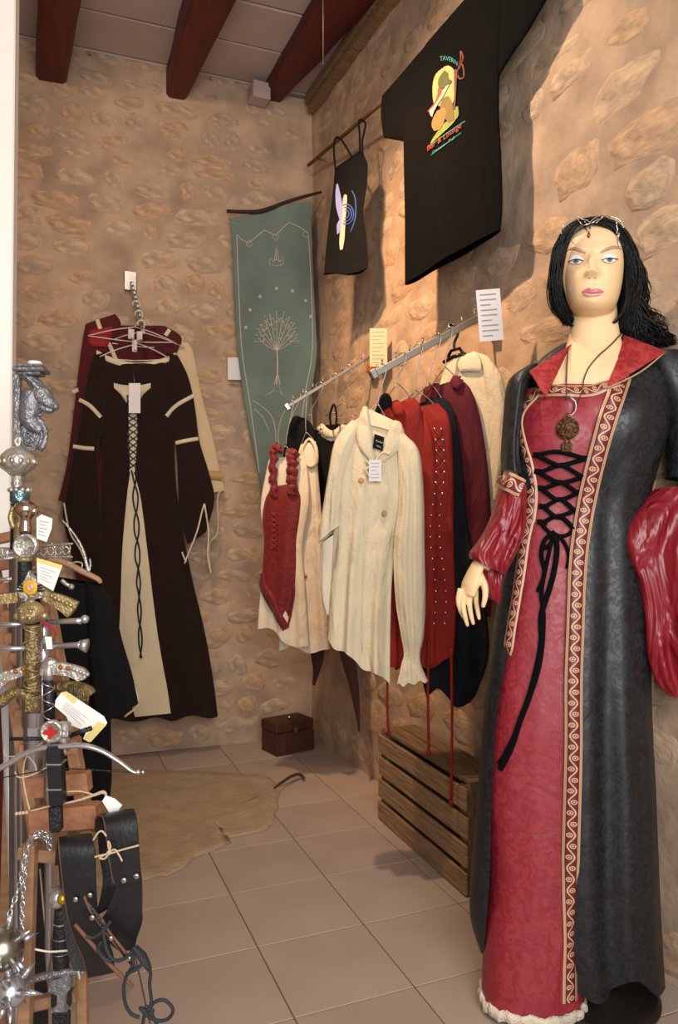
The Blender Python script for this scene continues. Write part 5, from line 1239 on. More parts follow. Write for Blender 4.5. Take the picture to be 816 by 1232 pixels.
# helper: sword from pommel down
def blade(t, p, tip_dz, wd=.030, mat=None):
    """blade from p straight down towards the floor, leaning back with the rack"""
    q = V((p.x+.0, p.y+.02, max(.05, p.z+tip_dz))); mb = MB(); x = SX*(wd/2); n = BK*.003
    P = [[p-x, p+n, p+x, p-n], [q-x*.6+V((0, 0, .06)), q+n*.6+V((0, 0, .06)), q+x*.6+V((0, 0, .06)), q-n*.6+V((0, 0, .06))], [q, q, q, q]]
    mb.grid(P, close=True); mb.build('blade', mat or m_steel, t)
def lattice(mb, a, b, r, n=6, th=.0014):
    ax = (b-a); L = ax.length; ax.normalize(); y = BK-ax*BK.dot(ax); y.normalize(); x = ax.cross(y)
    for s in (-1, 1):
        pts = []
        for i in range(n*8+1):
            t = i/(n*8); th_ = s*2*PI*t*n/2; pts.append(a+ax*L*t+(x*math.cos(th_)+y*math.sin(th_))*r)
        mb.tube(pts, th, 5)
# 1. dragon candle sconce
d = 1.50
g = thing('dragon_sconce', 'dark pewter dragon head wall candle holder at the top left, white candle on it', 'candle holder', D(40, 540, d))
mb = MB(); mb.beam(D(21, 450, d), D(22, 548, d), .013, .016, up=tuple(BK)); mb.build('upright', m_pewter, g)
mb = MB(); c = D(38, 446, d); mb.box(c, (.062, .045, .010), rz=-YAW, bev=.003); mb.box(c+V((0, 0, .008)), (.050, .036, .006), rz=-YAW, bev=.002); mb.box(c-V((0, 0, .008)), (.046, .034, .006), rz=-YAW, bev=.002); mb.build('top_plate', m_pewter, g)
mb = MB(); mb.tube([D(26, 450, d), D(36, 456, d), D(44, 464, d), D(50, 474, d)], [.008, .011, .014, .016], 12, smooth=4); mb.tube([D(40, 470, d), D(37, 490, d), D(36, 505, d), D(46, 516, d), D(50, 520, d)], [.020, .022, .019, .012, .008], 14, smooth=4); mb.build('neck', m_pewter, g)
mb = MB(); mb.tube([D(43, 468, d), D(51, 476, d), D(58, 484, d), D(66, 490, d)], [.017, .021, .015, .009], 14, smooth=4); mb.ball(D(66, 489, d), .009, 10, 7); mb.build('head', m_pewter, g)
mb = MB(); mb.tube([D(48, 484, d), D(56, 492, d), D(64, 493, d)], [.010, .010, .006], 10, smooth=3); mb.build('jaw', m_pewter, g)
for s in (-1, 1):
    mb = MB(); mb.tube([D(50, 470, d)+BK*.012*s, D(42, 460, d)+BK*.018*s, D(32, 452, d)+BK*.02*s], [.006, .005, .0015], 8, smooth=3); mb.build('horn', m_pewter, g)
    mb = MB(); mb.ball(D(55, 477, d)+BK*.016*s, .0045, 8, 6); mb.build('eye', m_osil, g)
mb = MB()
for k in range(7): mb.tube([D(50-k*2.0, 470+k*6, d)-SX*-.01, D(53-k*1.9, 466+k*6.5, d)-SX*-.014], [.005, .001], 6)
mb.build('mane', m_pewter, g)['kind'] = 'stuff'
mb = MB(); cw = D(35, 524, d)
for rr, tt in ((.034, .006), (.026, .004)): mb.tube([cw+SX*rr*math.cos(a)+V((0, 0, rr*1.15*math.sin(a))) for a in [PI*.75-k*.27 for k in range(13)]], tt, 8)
mb.tube([cw+SX*(.003+.0016*k)*math.cos(k*.7)+V((0, 0, (.003+.0016*k)*math.sin(k*.7))) for k in range(14)], .003, 7); mb.tube([cw-V((0, 0, .012))+SX*.008*math.cos(a)+V((0, 0, .008*math.sin(a))) for a in [k*.5 for k in range(12)]], .003, 7)
mb.build('scroll', m_pewter, g)
mb = MB(); mb.prism([cw+SX*.026*math.cos(a)+V((0, 0, .032*math.sin(a))) for a in [k*PI/8 for k in range(16)]], BK*-1, .006); mb.build('shield', m_pewter, g)
t = thing('candle', 'short white candle standing on the dragon sconce', 'candle', D(42, 442, d)); mb = MB(); mb.lathe(D(42, 442, d), [(.001, 0), (.014, 0), (.014, .009), (.012, .012), (.001, .011)], seg=18); mb.build('wax', m_tagw, t); mb = MB(); mb.tube([D(42, 436, d), D(42, 433, d)], .0008, 5); mb.build('wick', m_black, t)
# helper for pommels
def turned(mb, c, prof, k=1.0, axis=(0, 0, 1), seg=24): mb.lathe(c, [(r*k, h*k) for r, h in prof], axis=axis, seg=seg)
# 2. ornate round pommel sword
d = 1.44; c = D(21, 556, d)
g = thing('ornate_silver_sword', 'sword with large ornate round silver pommel right under the dragon sconce', 'sword', c)
mb = MB(); turned(mb, c-V((0, 0, .030)), [(.001, 0), (.012, .002), (.020, .010), (.031, .018), (.034, .026), (.034, .034), (.030, .044), (.020, .054), (.010, .060), (.001, .062)]); mb.build('pommel', m_osil, g)
for k in range(14):
    a = 2*PI*k/14; mb = MB(); mb.ball(c+V((.0335*math.cos(a), .0335*math.sin(a), .0)), .005, 8, 5, scale=(1, 1, 1.3)); mb.build('bead', m_ogold if k % 3 == 0 else m_osil, g)
mb = MB(); mb.tube([c+V((0, 0, .030)), c+V((-.004, 0, .042)), c+V((.004, 0, .048)), c+V((.002, 0, .030))], .004, 8, smooth=4); mb.build('finial', m_osil, g)
mb = MB(); turned(mb, c-V((0, 0, .062)), [(.008, 0), (.011, .004), (.008, .012), (.012, .020), (.009, .028), (.012, .034)]); mb.build('neck', m_osil, g); mb = MB(); mb.tube([c-V((0, 0, .06)), c-V((0, 0, .17))], [.012, .012], 12); mb.build('grip', m_grip, g)
blade(g, c-V((0, 0, .17)), -.8)
# filigree guard
mb = MB(); a0 = D(38, 664, d); a1 = D(88, 662, d)
for z in (-.010, .010): mb.beam(a0+V((0, 0, z)), a1+V((0, 0, z*1.3)), .006, .004, up=(0, 0, 1))
for k in range(5):
    cc = a0.lerp(a1, .1+.18*k); mb.tube([cc+SX*.006*math.cos(q)+V((0, 0, .008*math.sin(q))) for q in [i*PI/4 for i in range(9)]], .0016, 5); mb.tube([cc+V((0, 0, -.010))+SX*.007, cc+V((0, 0, .010))+SX*.009], .0014, 5)
mb.build('filigree_guard', m_osil, g)
mb = MB(); mb.beam(D(-8, 664, d), D(12, 665, d), .010, .020); mb.build('filigree_guard', m_osil, g)
# 3. crown pommel
d = 1.40; c = D(24, 596, d)
g = thing('crown_pommel_sword', 'sword whose small pommel is a band of blue-silver beads, below the largest pommel', 'sword', c)
mb = MB(); turned(mb, c-V((0, 0, .016)), [(.001, 0), (.015, .0), (.018, .006), (.018, .024), (.014, .030), (.001, .032)]); mb.build('pommel', M('blue_silver', '6f8c94', rough=.25, metal=.9, var=.4, scale=60, bump=.4, bscale=120), g)
for k in range(10):
    a = 2*PI*k/10; mb = MB(); mb.ball(c+V((.018*math.cos(a), .018*math.sin(a), .010)), .0045, 8, 5); mb.build('bead', m_osil, g)
mb = MB(); mb.tube([c-V((0, 0, .016)), c-V((0, 0, .11))], .010, 12); mb.build('grip', m_ogold, g); blade(g, c-V((0, 0, .12)), -.75)
# 4. polished trefoil pommel
d = 1.37; c = D(31, 616, d)
g = thing('polished_pommel_sword', 'sword with smooth polished copper-silver pommel shaped like a mushroom', 'sword', c)
m_cop = M('warm_chrome', 'c9b6a6', rough=.15, metal=1, var=.05, bump=0)
mb = MB(); turned(mb, c-V((0, 0, .038)), [(.012, 0), (.013, .004), (.010, .020), (.012, .028), (.019, .036), (.021, .044), (.018, .052), (.010, .058), (.001, .060)]); mb.build('pommel', m_cop, g)
for s in (-1, 1): mb = MB(); mb.ball(c+SX*.015*s+V((0, 0, .002)), .010, 12, 8); mb.build('lobe', m_cop, g)
mb = MB(); mb.tube([c+SX*-.022+V((0, 0, .01)), c+SX*-.028+V((0, 0, -.01)), c+SX*-.022+V((0, 0, -.03))], .005, 8, smooth=4); mb.build('side_scroll', m_ogold, g)
mb = MB(); mb.tube([c-V((0, 0, .038)), c-V((0, 0, .15))], .010, 12); mb.build('grip', m_grip, g); blade(g, c-V((0, 0, .15)), -.7)
mb = MB(); mb.tube([D(75, 626, 1.6), D(84, 636, 1.6), D(94, 650, 1.6), D(101, 665, 1.6), D(104, 678, 1.6), D(107, 688, 1.6)], [.0016, .002, .0026, .003, .0036, .0046], 8, smooth=4); mb.tube([D(107, 688, 1.6), D(109, 680, 1.6), D(108, 672, 1.6)], .0025, 6, smooth=3)
g2 = thing('sabre_guard', 'thin curved silver sabre guard arching over the wooden hanger', 'sabre', D(90, 660, 1.6)); mb.build('knuckle_bow', m_osil, g2)
mb = MB(); mb.tube([D(104, 688, 1.6), D(98, 686, 1.6), D(99, 678, 1.6), D(92, 676, 1.6), D(86, 678, 1.6), D(80, 676, 1.6)], .002, 6, smooth=3); mb.build('scroll_guard', m_osil, g2)
# 5. disc pommel with cross
d = 1.33; c = D(31, 657, d)
g = thing('disc_pommel_sword', 'sword with pale round disc pommel bearing a cross and a black ribbed grip', 'sword', c)
mb = MB(); mb.lathe(c-BK*.008, [(.001, 0), (.019, 0), (.0225, .003), (.0225, .012), (.018, .015), (.017, .013), (.001, .013)], axis=BK, seg=28); mb.build('pommel', m_osil, g)
mb = MB(); mb.box(c+BK*.007, (.026, .003, .0035), rz=-YAW); mb.box(c+BK*.007, (.0035, .003, .026), rz=-YAW); mb.build('cross', m_osil, g)
mb = MB(); q0_ = D(30, 674, d)
turned(mb, q0_-V((0, 0, .002)), [(.013, 0), (.014, .004), (.012, .008)]); mb.build('collar', m_ogold, g)
mb = MB(); prof = []
for k in range(14): prof += [(.0115, -.004*k), (.0125, -.004*k-.001), (.0125, -.004*k-.003)]
mb.lathe(q0_, prof, seg=16); mb.build('grip', m_grip, g); blade(g, q0_-V((0, 0, .06)), -.65)
# 6. crest sword
d = 1.29; c = D(40, 706, d)
g = thing('crest_sword', 'sword with winged silver crest and yellow coin, gold floral guard', 'sword', c)
def tri(pts, n, th): mb = MB(); mb.prism(pts, n, th); return mb
tri([D(38, 686, d), D(43, 692, d), D(49, 700, d), D(57, 708, d), D(53, 718, d), D(40, 722, d), D(27, 718, d), D(23, 708, d), D(31, 700, d), D(35, 692, d)], BK, .010).build('crest', m_osil, g)
for s in (-1, 1):
    for k in range(3): mb = MB(); mb.tube([c+BK*.012+SX*s*.012+V((0, 0, -.004*k+.002)), c+BK*.011+SX*s*.024+V((0, 0, -.006*k+.006))], [.0022, .001], 6); mb.build('feather', m_grip, g)
mb = MB(); mb.lathe(c+BK*.010, [(.001, 0), (.0135, 0), (.0135, .003), (.011, .004), (.001, .004)], axis=BK, seg=24); coin_o = mb.build('coin', M('yellow_enamel', 'c99a1e', rough=.35, var=.1, bump=0), g)
mb = MB(); mb.lathe(c+BK*.0142, [(.001, 0), (.007, 0), (.0065, .0008), (.001, .001)], axis=BK, seg=16); mb.build('coin_centre', M('pink_enamel', 'c99a86', rough=.35, var=.35, scale=160, bump=0), coin_o)
tri([D(57, 708, d+.01), D(64, 712, d+.01), D(78, 716, d+.01), D(96, 724, d+.01), D(91, 734, d+.01), D(84, 742, d+.01), D(72, 732, d+.01), D(60, 724, d+.01), D(54, 722, d+.01)], BK, .012).build('guard', m_ogold, g)
for k in range(7):
    u = 62+k*4.6; v = 717+k*2.2; mb = MB(); mb.ball(D(u, v, d-.004), .0042, 8, 5); mb.build('flower', m_ogold, g)
tri([D(-6, 716, d+.01), D(24, 712, d+.01), D(24, 724, d+.01), D(-6, 728, d+.01)], BK, .010).build('guard', m_ogold, g)
mb = MB(); mb.tube([D(35, 724, d+.01), D(36, 800, d+.01)], .012, 12); mb.build('grip', m_grip, g); blade(g, D(36, 800, d+.01), -.55)
mb = MB(); mb.tube([D(74, 698, 1.5), D(80, 703, 1.5), D(86, 706, 1.5)], [.005, .004, .004], 8, smooth=3); mb.ball(D(86, 706, 1.5), .006, 8, 6)
g2 = thing('small_dagger', 'small silver dagger end poking out above the gold floral guard', 'dagger', D(80, 702, 1.5)); mb.build('pommel', m_osil, g2)
# 7. gold lion pommel sword
d = 1.25; c = D(37, 737, d)
g = thing('gold_lion_sword', 'tall antique gold sword handle with beast head pommel, lattice grip and horn guard', 'sword', c)
mb = MB(); mb.ball(c, .021, 22, 14, scale=(1.05, .95, .95)); turned(mb, c+V((0, 0, .016)), [(.010, 0), (.006, .004), (.004, .010), (.001, .011)]); mb.build('pommel', m_ogold, g)
for s in (-1, 1):
    mb = MB(); mb.ball(c+BK*.019+SX*.0075*s+V((0, 0, .004)), .0042, 8, 6); mb.build('eye', m_ogold, g)
    mb = MB(); mb.ball(c+SX*.023*s+V((0, 0, -.006)), .006, 8, 6); mb.build('ear', m_ogold, g)
    mb = MB(); mb.ball(c+BK*.018+SX*.006*s+V((0, 0, -.007)), .004, 8, 6); mb.build('cheek', m_ogold, g)
mb = MB(); mb.box(c+BK*.020+V((0, 0, .001)), (.003, .006, .016), rz=-YAW, bev=.001); mb.box(c+BK*.019+V((0, 0, .009)), (.026, .005, .003), rz=-YAW, bev=.001); mb.build('brow_and_nose', m_ogold, g)
ga = D(39, 752, d); gb = D(39, 832, d)
mb = MB(); mb.tube([ga, ga.lerp(gb, .25), ga.lerp(gb, .5), ga.lerp(gb, .8), gb], [.0115, .0125, .0135, .0125, .0115], 16, smooth=3); mb.build('grip', m_brz, g)
mb = MB(); lattice(mb, ga, gb, .0138, 7, .0013)
for q in (.02, .55, .92, .97): turned(mb, ga.lerp(gb, q)-V((0, 0, .001)), [(.012, 0), (.0148, .0012), (.012, .0024)])
mb.build('grip_lattice', m_ogold, g)
mb = MB(); mb.box(D(40, 847, d), (.026, .020, .028), rz=-YAW, bev=.004); mb.build('guard_block', m_brz, g)
mb = MB(); mb.tube([D(40, 842, d), D(26, 833, d), D(14, 834, d), D(3, 843, d), D(-8, 850, d)], [.008, .010, .009, .010, .010], 12, smooth=4); mb.build('horn_guard', m_brz, g)
mb = MB(); mb.tube([D(62, 828, d+.02), D(76, 826, d+.02), D(92, 829, d+.02), D(104, 835, d+.02), D(107, 838, d+.02)], [.007, .010, .013, .016, .013], 14, smooth=4)
for k in range(9): mb.tube([D(84+k*2.8, 824+k*.9, d+.005), D(86+k*2.4, 842+k*.8, d+.005)], [.003, .002], 6)
mb.build('horn_guard', m_brz, g)
blade(g, D(40, 858, d), -.42, .034)
# 8, 9. cross guards on their own hilts
for (d, v, u1, kind, lab) in ((1.27, 748, 104, 'ball', 'silver cross guard with ball end, above the flared one'), (1.24, 777, 105, 'flare', 'silver cross guard with flared end, just below the ball-ended one')):
    t = thing('silver_sword', lab, 'sword', D(50, v, d))
    mb = MB(); mb.tube([D(-8, v+4, d), D(30, v+3, d)], .0045, 10); mb.tube([D(52, v+1, d), D(u1-12, v-1 if kind == 'ball' else v-1, d), D(u1-6, v-1, d)], [.0045, .005, .006 if kind == 'ball' else .009], 10)
    if kind == 'ball': mb.ball(D(u1-2, v-3, d), .0075, 12, 8)
    else: mb.tube([D(u1-8, v-1, d), D(u1, v, d)], [.0085, .012], 12)
    mb.build('guard', m_steel, t)
    mb = MB(); mb.tube([D(53, v-8, d+.02), D(53, v+40, d+.02)], .008, 10); mb.build('grip', m_steel, t); blade(t, D(53, v+42, d+.02), -.5, .022)
for k, (u, v) in enumerate(((12, 699), (9, 674))):
    t = thing('spiral_rod_dagger', ['thin dark steel guard on the left of the yellow coin crest', 'thin silver guard left of the round disc pommel'][k], 'dagger', D(u, v, 1.42)); mb = MB(); mb.tube([D(-10, v, 1.42), D(u+12, v-4, 1.42)], .004, 8); mb.ball(D(u+12, v-4, 1.42), .006, 8, 6); mb.build('guard', m_osil, t)
# 10. jewelled silver guard sword
d = 1.21
g = thing('jewelled_sword', 'sword with jewelled silver cross guard and black lattice grip', 'sword', D(57, 805, d))
mb = MB(); mb.tube([D(50, 812, d), D(53, 803, d), D(60, 797, d), D(67, 800, d)], [.004, .006, .008, .006], 10, smooth=4); mb.tube([D(59, 800, d), D(59, 820, d)], [.008, .007], 12); mb.build('pommel', m_osil, g)
ga, gb = D(58, 818, d), D(60, 868, d)
mb = MB(); mb.tube([ga, gb], .0085, 14); mb.build('grip', m_grip, g); mb = MB(); lattice(mb, ga, gb, .0092, 5, .0010); mb.tube([D(51, 812, d), D(51, 870, d)], .0016, 6); mb.build('grip_wire', m_steel, g)
tri([D(64, 798, d), D(76, 796, d), D(92, 800, d), D(102, 803, d), D(108, 810, d), D(104, 816, d), D(96, 818, d), D(84, 812, d), D(66, 810, d)], BK, .010).build('guard', m_osil, g)
tri([D(-8, 818, d), D(6, 808, d), D(24, 803, d), D(30, 800, d), D(30, 812, d), D(14, 818, d), D(-2, 832, d)], BK, .010).build('guard', m_osil, g)
for (u, v) in ((73, 803), (82, 804), (19, 808), (28, 805)): mb = MB(); mb.ball(D(u, v, d-.010), .0042, 10, 6); mb.build('jewel', M('amber_stone', '8a4a12', rough=.15, var=.2, bump=0), g)
for k in range(5): mb = MB(); mb.ball(D(89+k*4, 805+k*1.6, d-.009), .004, 8, 5); mb.build('boss', m_osil, g)
blade(g, gb, -.45, .02)
# 11. small crossbow
d = 1.10
g = thing('crossbow', 'small black crossbow with curved silver bow and red emblem on a round plate', 'crossbow', D(62, 900, d))
mb = MB(); mb.lathe(D(62, 880, d)-BK*.008, [(.001, 0), (.014, 0), (.0165, .003), (.0165, .010), (.0135, .012), (.0125, .010), (.001, .010)], axis=BK, seg=28); mb.build('round_plate', m_osil, g)
c = D(62, 880, d)+BK*.004; mr_ = M('red_enamel', 'b01a16', rough=.35, var=.1, bump=0); mb = MB()
mb.prism([c+SX*(r_*math.cos(a))+V((0, 0, r_*math.sin(a))) for a, r_ in [(k*PI/8+PI/16*0, .0105 if k % 4 in (0,) else (.0085 if k % 4 in (1, 3) else .0035)) for k in range(16)]], BK, .003); mb.build('emblem', mr_, g)
mb = MB(); mb.beam(D(76, 872, d+.02), D(77, 905, d+.02), .012, .02, up=tuple(BK)); mb.box(D(76, 878, d+.015), (.020, .02, .022), rz=-YAW, bev=.003); mb.build('mount', m_osil, g)
mb = MB(); mb.tube([D(-10, 929, d), D(8, 920, d), D(28, 908, d), D(50, 900, d), D(75, 898, d), D(100, 897, d), D(122, 903, d), D(142, 915, d), D(158, 927, d), D(166, 930, d)], [.0062, .0062, .0060, .0058, .0058, .0056, .0052, .0044, .0036, .003], 12, smooth=5, flat=.7)
mb.ball(D(166, 929, d), .004, 8, 6); mb.ball(D(172, 929, d), .0028, 8, 6); mb.build('bow', m_steel, g)
mb = MB(); mb.tube([D(166, 930, d), D(110, 926, d+.01), D(68, 924, d+.012), D(-10, 938, d+.01)], .0008, 6); mb.build('string', m_grip, g)
mb = MB(); mb.beam(D(66, 895, d+.004), D(70, 968, d+.004), .021, .022, up=tuple(BK), bev=.003); mb.build('stock', m_leather, g)
mb = MB(); mb.beam(D(67, 968, d+.01), D(68, 1000, d+.01), .018, .016, up=tuple(BK), bev=.003); mb.build('stock', m_grip, g)
for v in (917, 947): mb = MB(); mb.box(D(68, v, d+.004), (.0225, .024, .0022), rz=-YAW); mb.build('band', m_steel, g)
mb = MB(); mb.box(D(40, 881, d+.03), (.017, .004, .014), rz=-YAW, bev=.001); mb.build('small_plate', m_steel, g)
mb = MB(); mb.tube([D(12, 889, d+.03), D(50, 889, d+.03)], .0028, 6); mb.tube([D(84, 885, d+.03), D(110, 876, d+.03)], .004, 6); mb.build('rod', m_grip, g)
# twine on the rack
g = thing('twine_tie', 'pale twine tied around the rack rungs behind the crossbow', 'twine', D(40, 930, 1.13))
mb = MB(); d = 1.13
mb.tube([D(*p, d) for p in [(52, 893), (38, 903), (30, 915), (28, 935), (32, 960), (36, 975)]], .0014, 5, smooth=4)
mb.tube([D(*p, d) for p in [(58, 922), (48, 928), (34, 934), (22, 935), (18, 928)]], .0014, 5, smooth=4)
mb.tube([D(*p, d) for p in [(28, 905), (36, 912), (42, 920), (44, 928)]], .0014, 5, smooth=4)
mb.tube([D(*p, d) for p in [(18, 910), (8, 910), (5, 902), (8, 897)]], .0012, 5, smooth=4)
mb.build('strand', m_twine, g)
g = thing('twine_tie', 'pale twine running across the lowest rung to a small white tag', 'twine', D(80, 970, 1.12))
mb = MB(); mb.tube([D(*p, 1.12) for p in [(36, 976), (60, 970), (90, 964), (112, 957), (124, 953), (128, 957)]], [.0012, .0014, .0018, .0024, .003, .002], 6, smooth=4); mb.tube([D(*p, 1.12) for p in [(78, 953), (96, 952), (112, 956)]], .0014, 5, smooth=4); mb.build('strand', m_twine, g)
mb = MB(); 
for k in range(4): mb.ball(D(20+k*4, 979-k*.5, 1.12), .0028, 8, 5)
mb.build('knot', m_twine, g)
# tags on the weapons
def tagc(pts, d, label, mat, border=None, lines=0):
    t = thing('price_tag', label, 'tag', D(*pts[0], d)); mb = MB(); mb.prism([D(*p, d) for p in pts], -BK, .0012)
    co_ = mb.build('card', mat, t)
    if border:
        for (a, b, c_, e) in border: mb = MB(); mb.prism([D(*q, d-.001) for q in (a, b, c_, e)], BK*-1, .0006); mb.build('yellow_band', m_tagy, co_)
    if lines:
        A, B, C_, E_ = [D(*p, d-.0012) for p in lines]; mb = MB()
        for k in range(1, 6):
            p = A.lerp(E_, k/6); q = B.lerp(C_, k/6); h = (E_-A)*.012; mb.prism([p.lerp(q, .12)-h, p.lerp(q, .12+.55+.2*(k % 2))-h, p.lerp(q, .12+.55+.2*(k % 2))+h, p.lerp(q, .12)+h], BK, .0003)
        mb.build('writing', m_ink, co_)
    return t
tagc([(44, 623), (50, 619), (63, 624), (62, 636), (56, 652), (44, 648)], 1.33, 'small folded white tag beside the mushroom shaped pommel', m_tagw, lines=[(46, 622), (62, 625), (56, 650), (44, 646)])
tagc([(44, 671), (75, 680), (64, 711), (45, 700)], 1.27, 'yellow edged tag hanging above the gold floral guard', m_tagw, border=[((44, 671), (75, 680), (74, 685), (44, 676))], lines=[(46, 678), (70, 686), (62, 706), (46, 698)])
tagc([(54, 766), (62, 766), (63, 781), (56, 781)], 1.235, 'narrow white tag on a red ribbon beside the gold grip', m_tagw)
g = thing('red_ribbon', 'short red ribbon tied beside the gold beast head pommel', 'ribbon', D(54, 756, 1.235)); mb = MB(); mb.tube([D(48, 744, 1.235), D(54, 750, 1.232), D(60, 754, 1.232), D(66, 758, 1.235), D(68, 766, 1.235)], [.003, .005, .006, .005, .003], 8, smooth=4, flat=.3); mb.build('band', m_redv, g)
tagc([(74, 833), (80, 832), (125, 862), (129, 870), (107, 893), (100, 889), (104, 880), (84, 872), (80, 862), (66, 850), (67, 842)], 1.19, 'large white and yellow swing tag under the bronze horn guard', m_tagw, border=[((74, 833), (80, 832), (94, 842), (88, 847)), ((118, 868), (128, 872), (109, 893), (100, 889))], lines=[(76, 840), (112, 866), (100, 878), (70, 850)])
tagc([(123, 964), (127, 957), (138, 961), (147, 969), (141, 977), (133, 980)], 1.10, 'small blank white tag knotted in the twine above the right leather frog', m_tagw)
# flails
g = thing('spiked_flail', 'steel spiked flail balls hanging by chains from the front leg of the rack', 'flail', D(35, 1010, 1.13))
def spikes(mb, c, R, n, seed):
    rnd = random.Random(seed)
    for k in range(n):
        z = 1-2*(k+.5)/n; a = k*2.4+seed; r_ = math.sqrt(1-z*z); dv = V((r_*math.cos(a), r_*math.sin(a), z)); mb.tube([c+dv*R*.95, c+dv*(R+.022)], [.0065, .0007], 8)
for k, (u, v, d, R) in enumerate(((4, 1142, 1.10, .030), (13, 1193, 1.08, .0235))):
    c = D(u, v, d); mb = MB(); mb.ball(c, R, 24, 16); o = mb.build('ball', m_steel if k else M('warm_steel', '8f897c', rough=.3, metal=.95, var=.1, bump=0), g)
    m2 = MB(); spikes(m2, c, R, 12, k+1)
    m2.tube([c+BK*R*.9+SX*.003, c+BK*(R+.016)+SX*.018], [.0075, .001], 10); m2.build('spikes', m_steel, o)['kind'] = 'stuff'
def chain(mb, pts, r=.0055, wire=.0013):
    pp = catm([V((a, b, c_)) for a, b, c_ in pts], 14)[0]; W = [D(p.x, p.y, p.z) for p in pp]; acc = 0; last = W[0]; k = 0
    for i in range(1, len(W)):
        if (W[i]-last).length >= r*1.5:
            c = (W[i]+last)/2; t = (W[i]-last).normalized(); y = (BK if k % 2 else SX); y = (y-t*y.dot(t)).normalized()
            mb.tube([c+t*r*math.cos(a)+y*r*.62*math.sin(a) for a in [j*PI/4 for j in range(9)]], wire, 5, cap=False); last = W[i]; k += 1
for k, pts in enumerate(([(8, 1118, 1.11), (13, 1095, 1.12), (22, 1070, 1.13), (28, 1040, 1.13), (32, 1018, 1.135), (42, 1006, 1.12), (54, 1008, 1.135), (61, 1022, 1.14)], [(24, 1176, 1.10), (26, 1140, 1.12), (27, 1090, 1.13), (30, 1050, 1.135), (34, 1020, 1.13), (44, 1002, 1.125), (56, 1003, 1.135), (63, 1015, 1.14)])):
    mb = MB(); chain(mb, pts); mb.build('chain', m_steel, g)
# lower dagger
d = 1.15
g = thing('eagle_dagger', 'dagger with ringed black grip, gold and steel pommel and winged guard, low on the rack', 'dagger', D(72, 1085, d))
mb = MB(); mb.ball(D(70, 1080, d), .0165, 18, 12); mb.build('pommel', m_steel, g)
mb = MB(); mb.ball(D(76, 1081, d-.012), .0095, 12, 8); mb.build('pommel_cap', m_gold, g)
mb = MB(); mb.tube([D(74, 1093, d), D(74, 1112, d), D(73, 1140, d), D(74, 1168, d)], [.0105, .0120, .0130, .0120], 16, smooth=3); mb.build('grip', m_grip, g)
for v in (1110, 1128, 1146): mb = MB(); turned(mb, D(74, v, d), [(.0125, 0), (.0140, .001), (.0125, .002)]); mb.build('ring', m_pewter, g)
mb = MB(); mb.tube([D(24, 1188, d-.01), D(34, 1180, d-.01), D(50, 1175, d-.01), D(66, 1172, d-.01), D(84, 1169, d-.01), D(101, 1170, d-.01)], [.002, .005, .006, .006, .005, .003], 10, smooth=4)
for k in range(10): mb.ball(D(30+k*7.4, 1181-k*1.2, d-.016), .002, 6, 4)
mb.build('guard', m_pewter, g)
tri([D(64, 1176, d), D(88, 1166, d), D(88, 1184, d), D(82, 1190, d), D(80, 1206, d), D(84, 1212, d), D(64, 1212, d), D(72, 1204, d), D(72, 1192, d), D(62, 1188, d)], BK, .012).build('winged_crest', m_pewter, g)
mb = MB(); mb.box(D(74, 1194, d+.012), (.030, .014, .045), rz=-YAW, bev=.003); mb.build('scabbard_mouth', m_grip, g)
mb = MB(); p = D(74, 1215, d+.012); mb.box(p-V((0, 0, .12)), (.028, .010, .24), rz=-YAW, bev=.003); mb.build('scabbard', m_grip, g)
mb = MB(); mb.tube([D(42, 1142, d-.02), D(60, 1145, d-.02), D(86, 1144, d-.02), D(91, 1152, d-.02), D(96, 1178, d-.02)], .0016, 6, smooth=4); mb.build('tie', M('white_string', 'cfc8bc', rough=.8, bump=0), g)
# second dagger's dark scabbard behind
g = thing('black_scabbard', 'plain black scabbard behind the front leg of the rack', 'scabbard', D(50, 1100, 1.25)); mb = MB(); mb.beam(D(46, 1030, 1.25), D(52, 1500, 1.25), .026, .010, up=tuple(BK), bev=.003); mb.build('body', m_grip, g)
mb = MB(); mb.tube([D(48, 1045, 1.235), D(53, 1100, 1.235), D(60, 1165, 1.235)], .0016, 6); mb.build('cord', m_twine, g)
# leather frogs
def strap_mb(center, wd, th=.004, side=None, sub=14):
    """belt: centre line points, width vector per point"""
    mb = MB(); pts = catm([V(p) for p, _ in center], sub)[0]; ws = catm([V(w_) for _, w_ in center], sub)[0]; P = []
    for i, p in enumerate(pts):
        t = (pts[min(i+1, len(pts)-1)]-pts[max(i-1, 0)]).normalized(); w_ = ws[i]; n = t.cross(w_).normalized()*th/2
        P.append([p-w_/2-n, p-w_/2*1.0+n, p+n*1.3, p+w_/2+n, p+w_/2-n, p-n])
    mb.grid(P, close=True); mb.sm = [False]*len(mb.sm); k = len(P)-1
    mb.f.append([0, 1, 2, 3, 4, 5]); mb.f.append([6*k+i for i in range(6)][::-1]); mb.sm += [False, False]; return mb
def edge_mb(center, sub=6, r=.0016, s=-1):
    pts = catm([V(p) for p, _ in center], sub)[0]; ws = catm([V(w_) for _, w_ in center], sub)[0]; mb = MB(); mb.tube([p+w_/2*s*1.02 for p, w_ in zip(pts, ws)], r, 6); return mb
def S(u, v, d, wpx, tilt=0.0, dz=0): return (D(u, v, d), (SX*math.cos(tilt)+V((0, 0, math.sin(tilt))))*(wpx/FPX*d))
g = thing('leather_frog', 'black leather sword frog with laced front and raw brown edges, left of the pair', 'leather frog', D(90, 1010, 1.08))
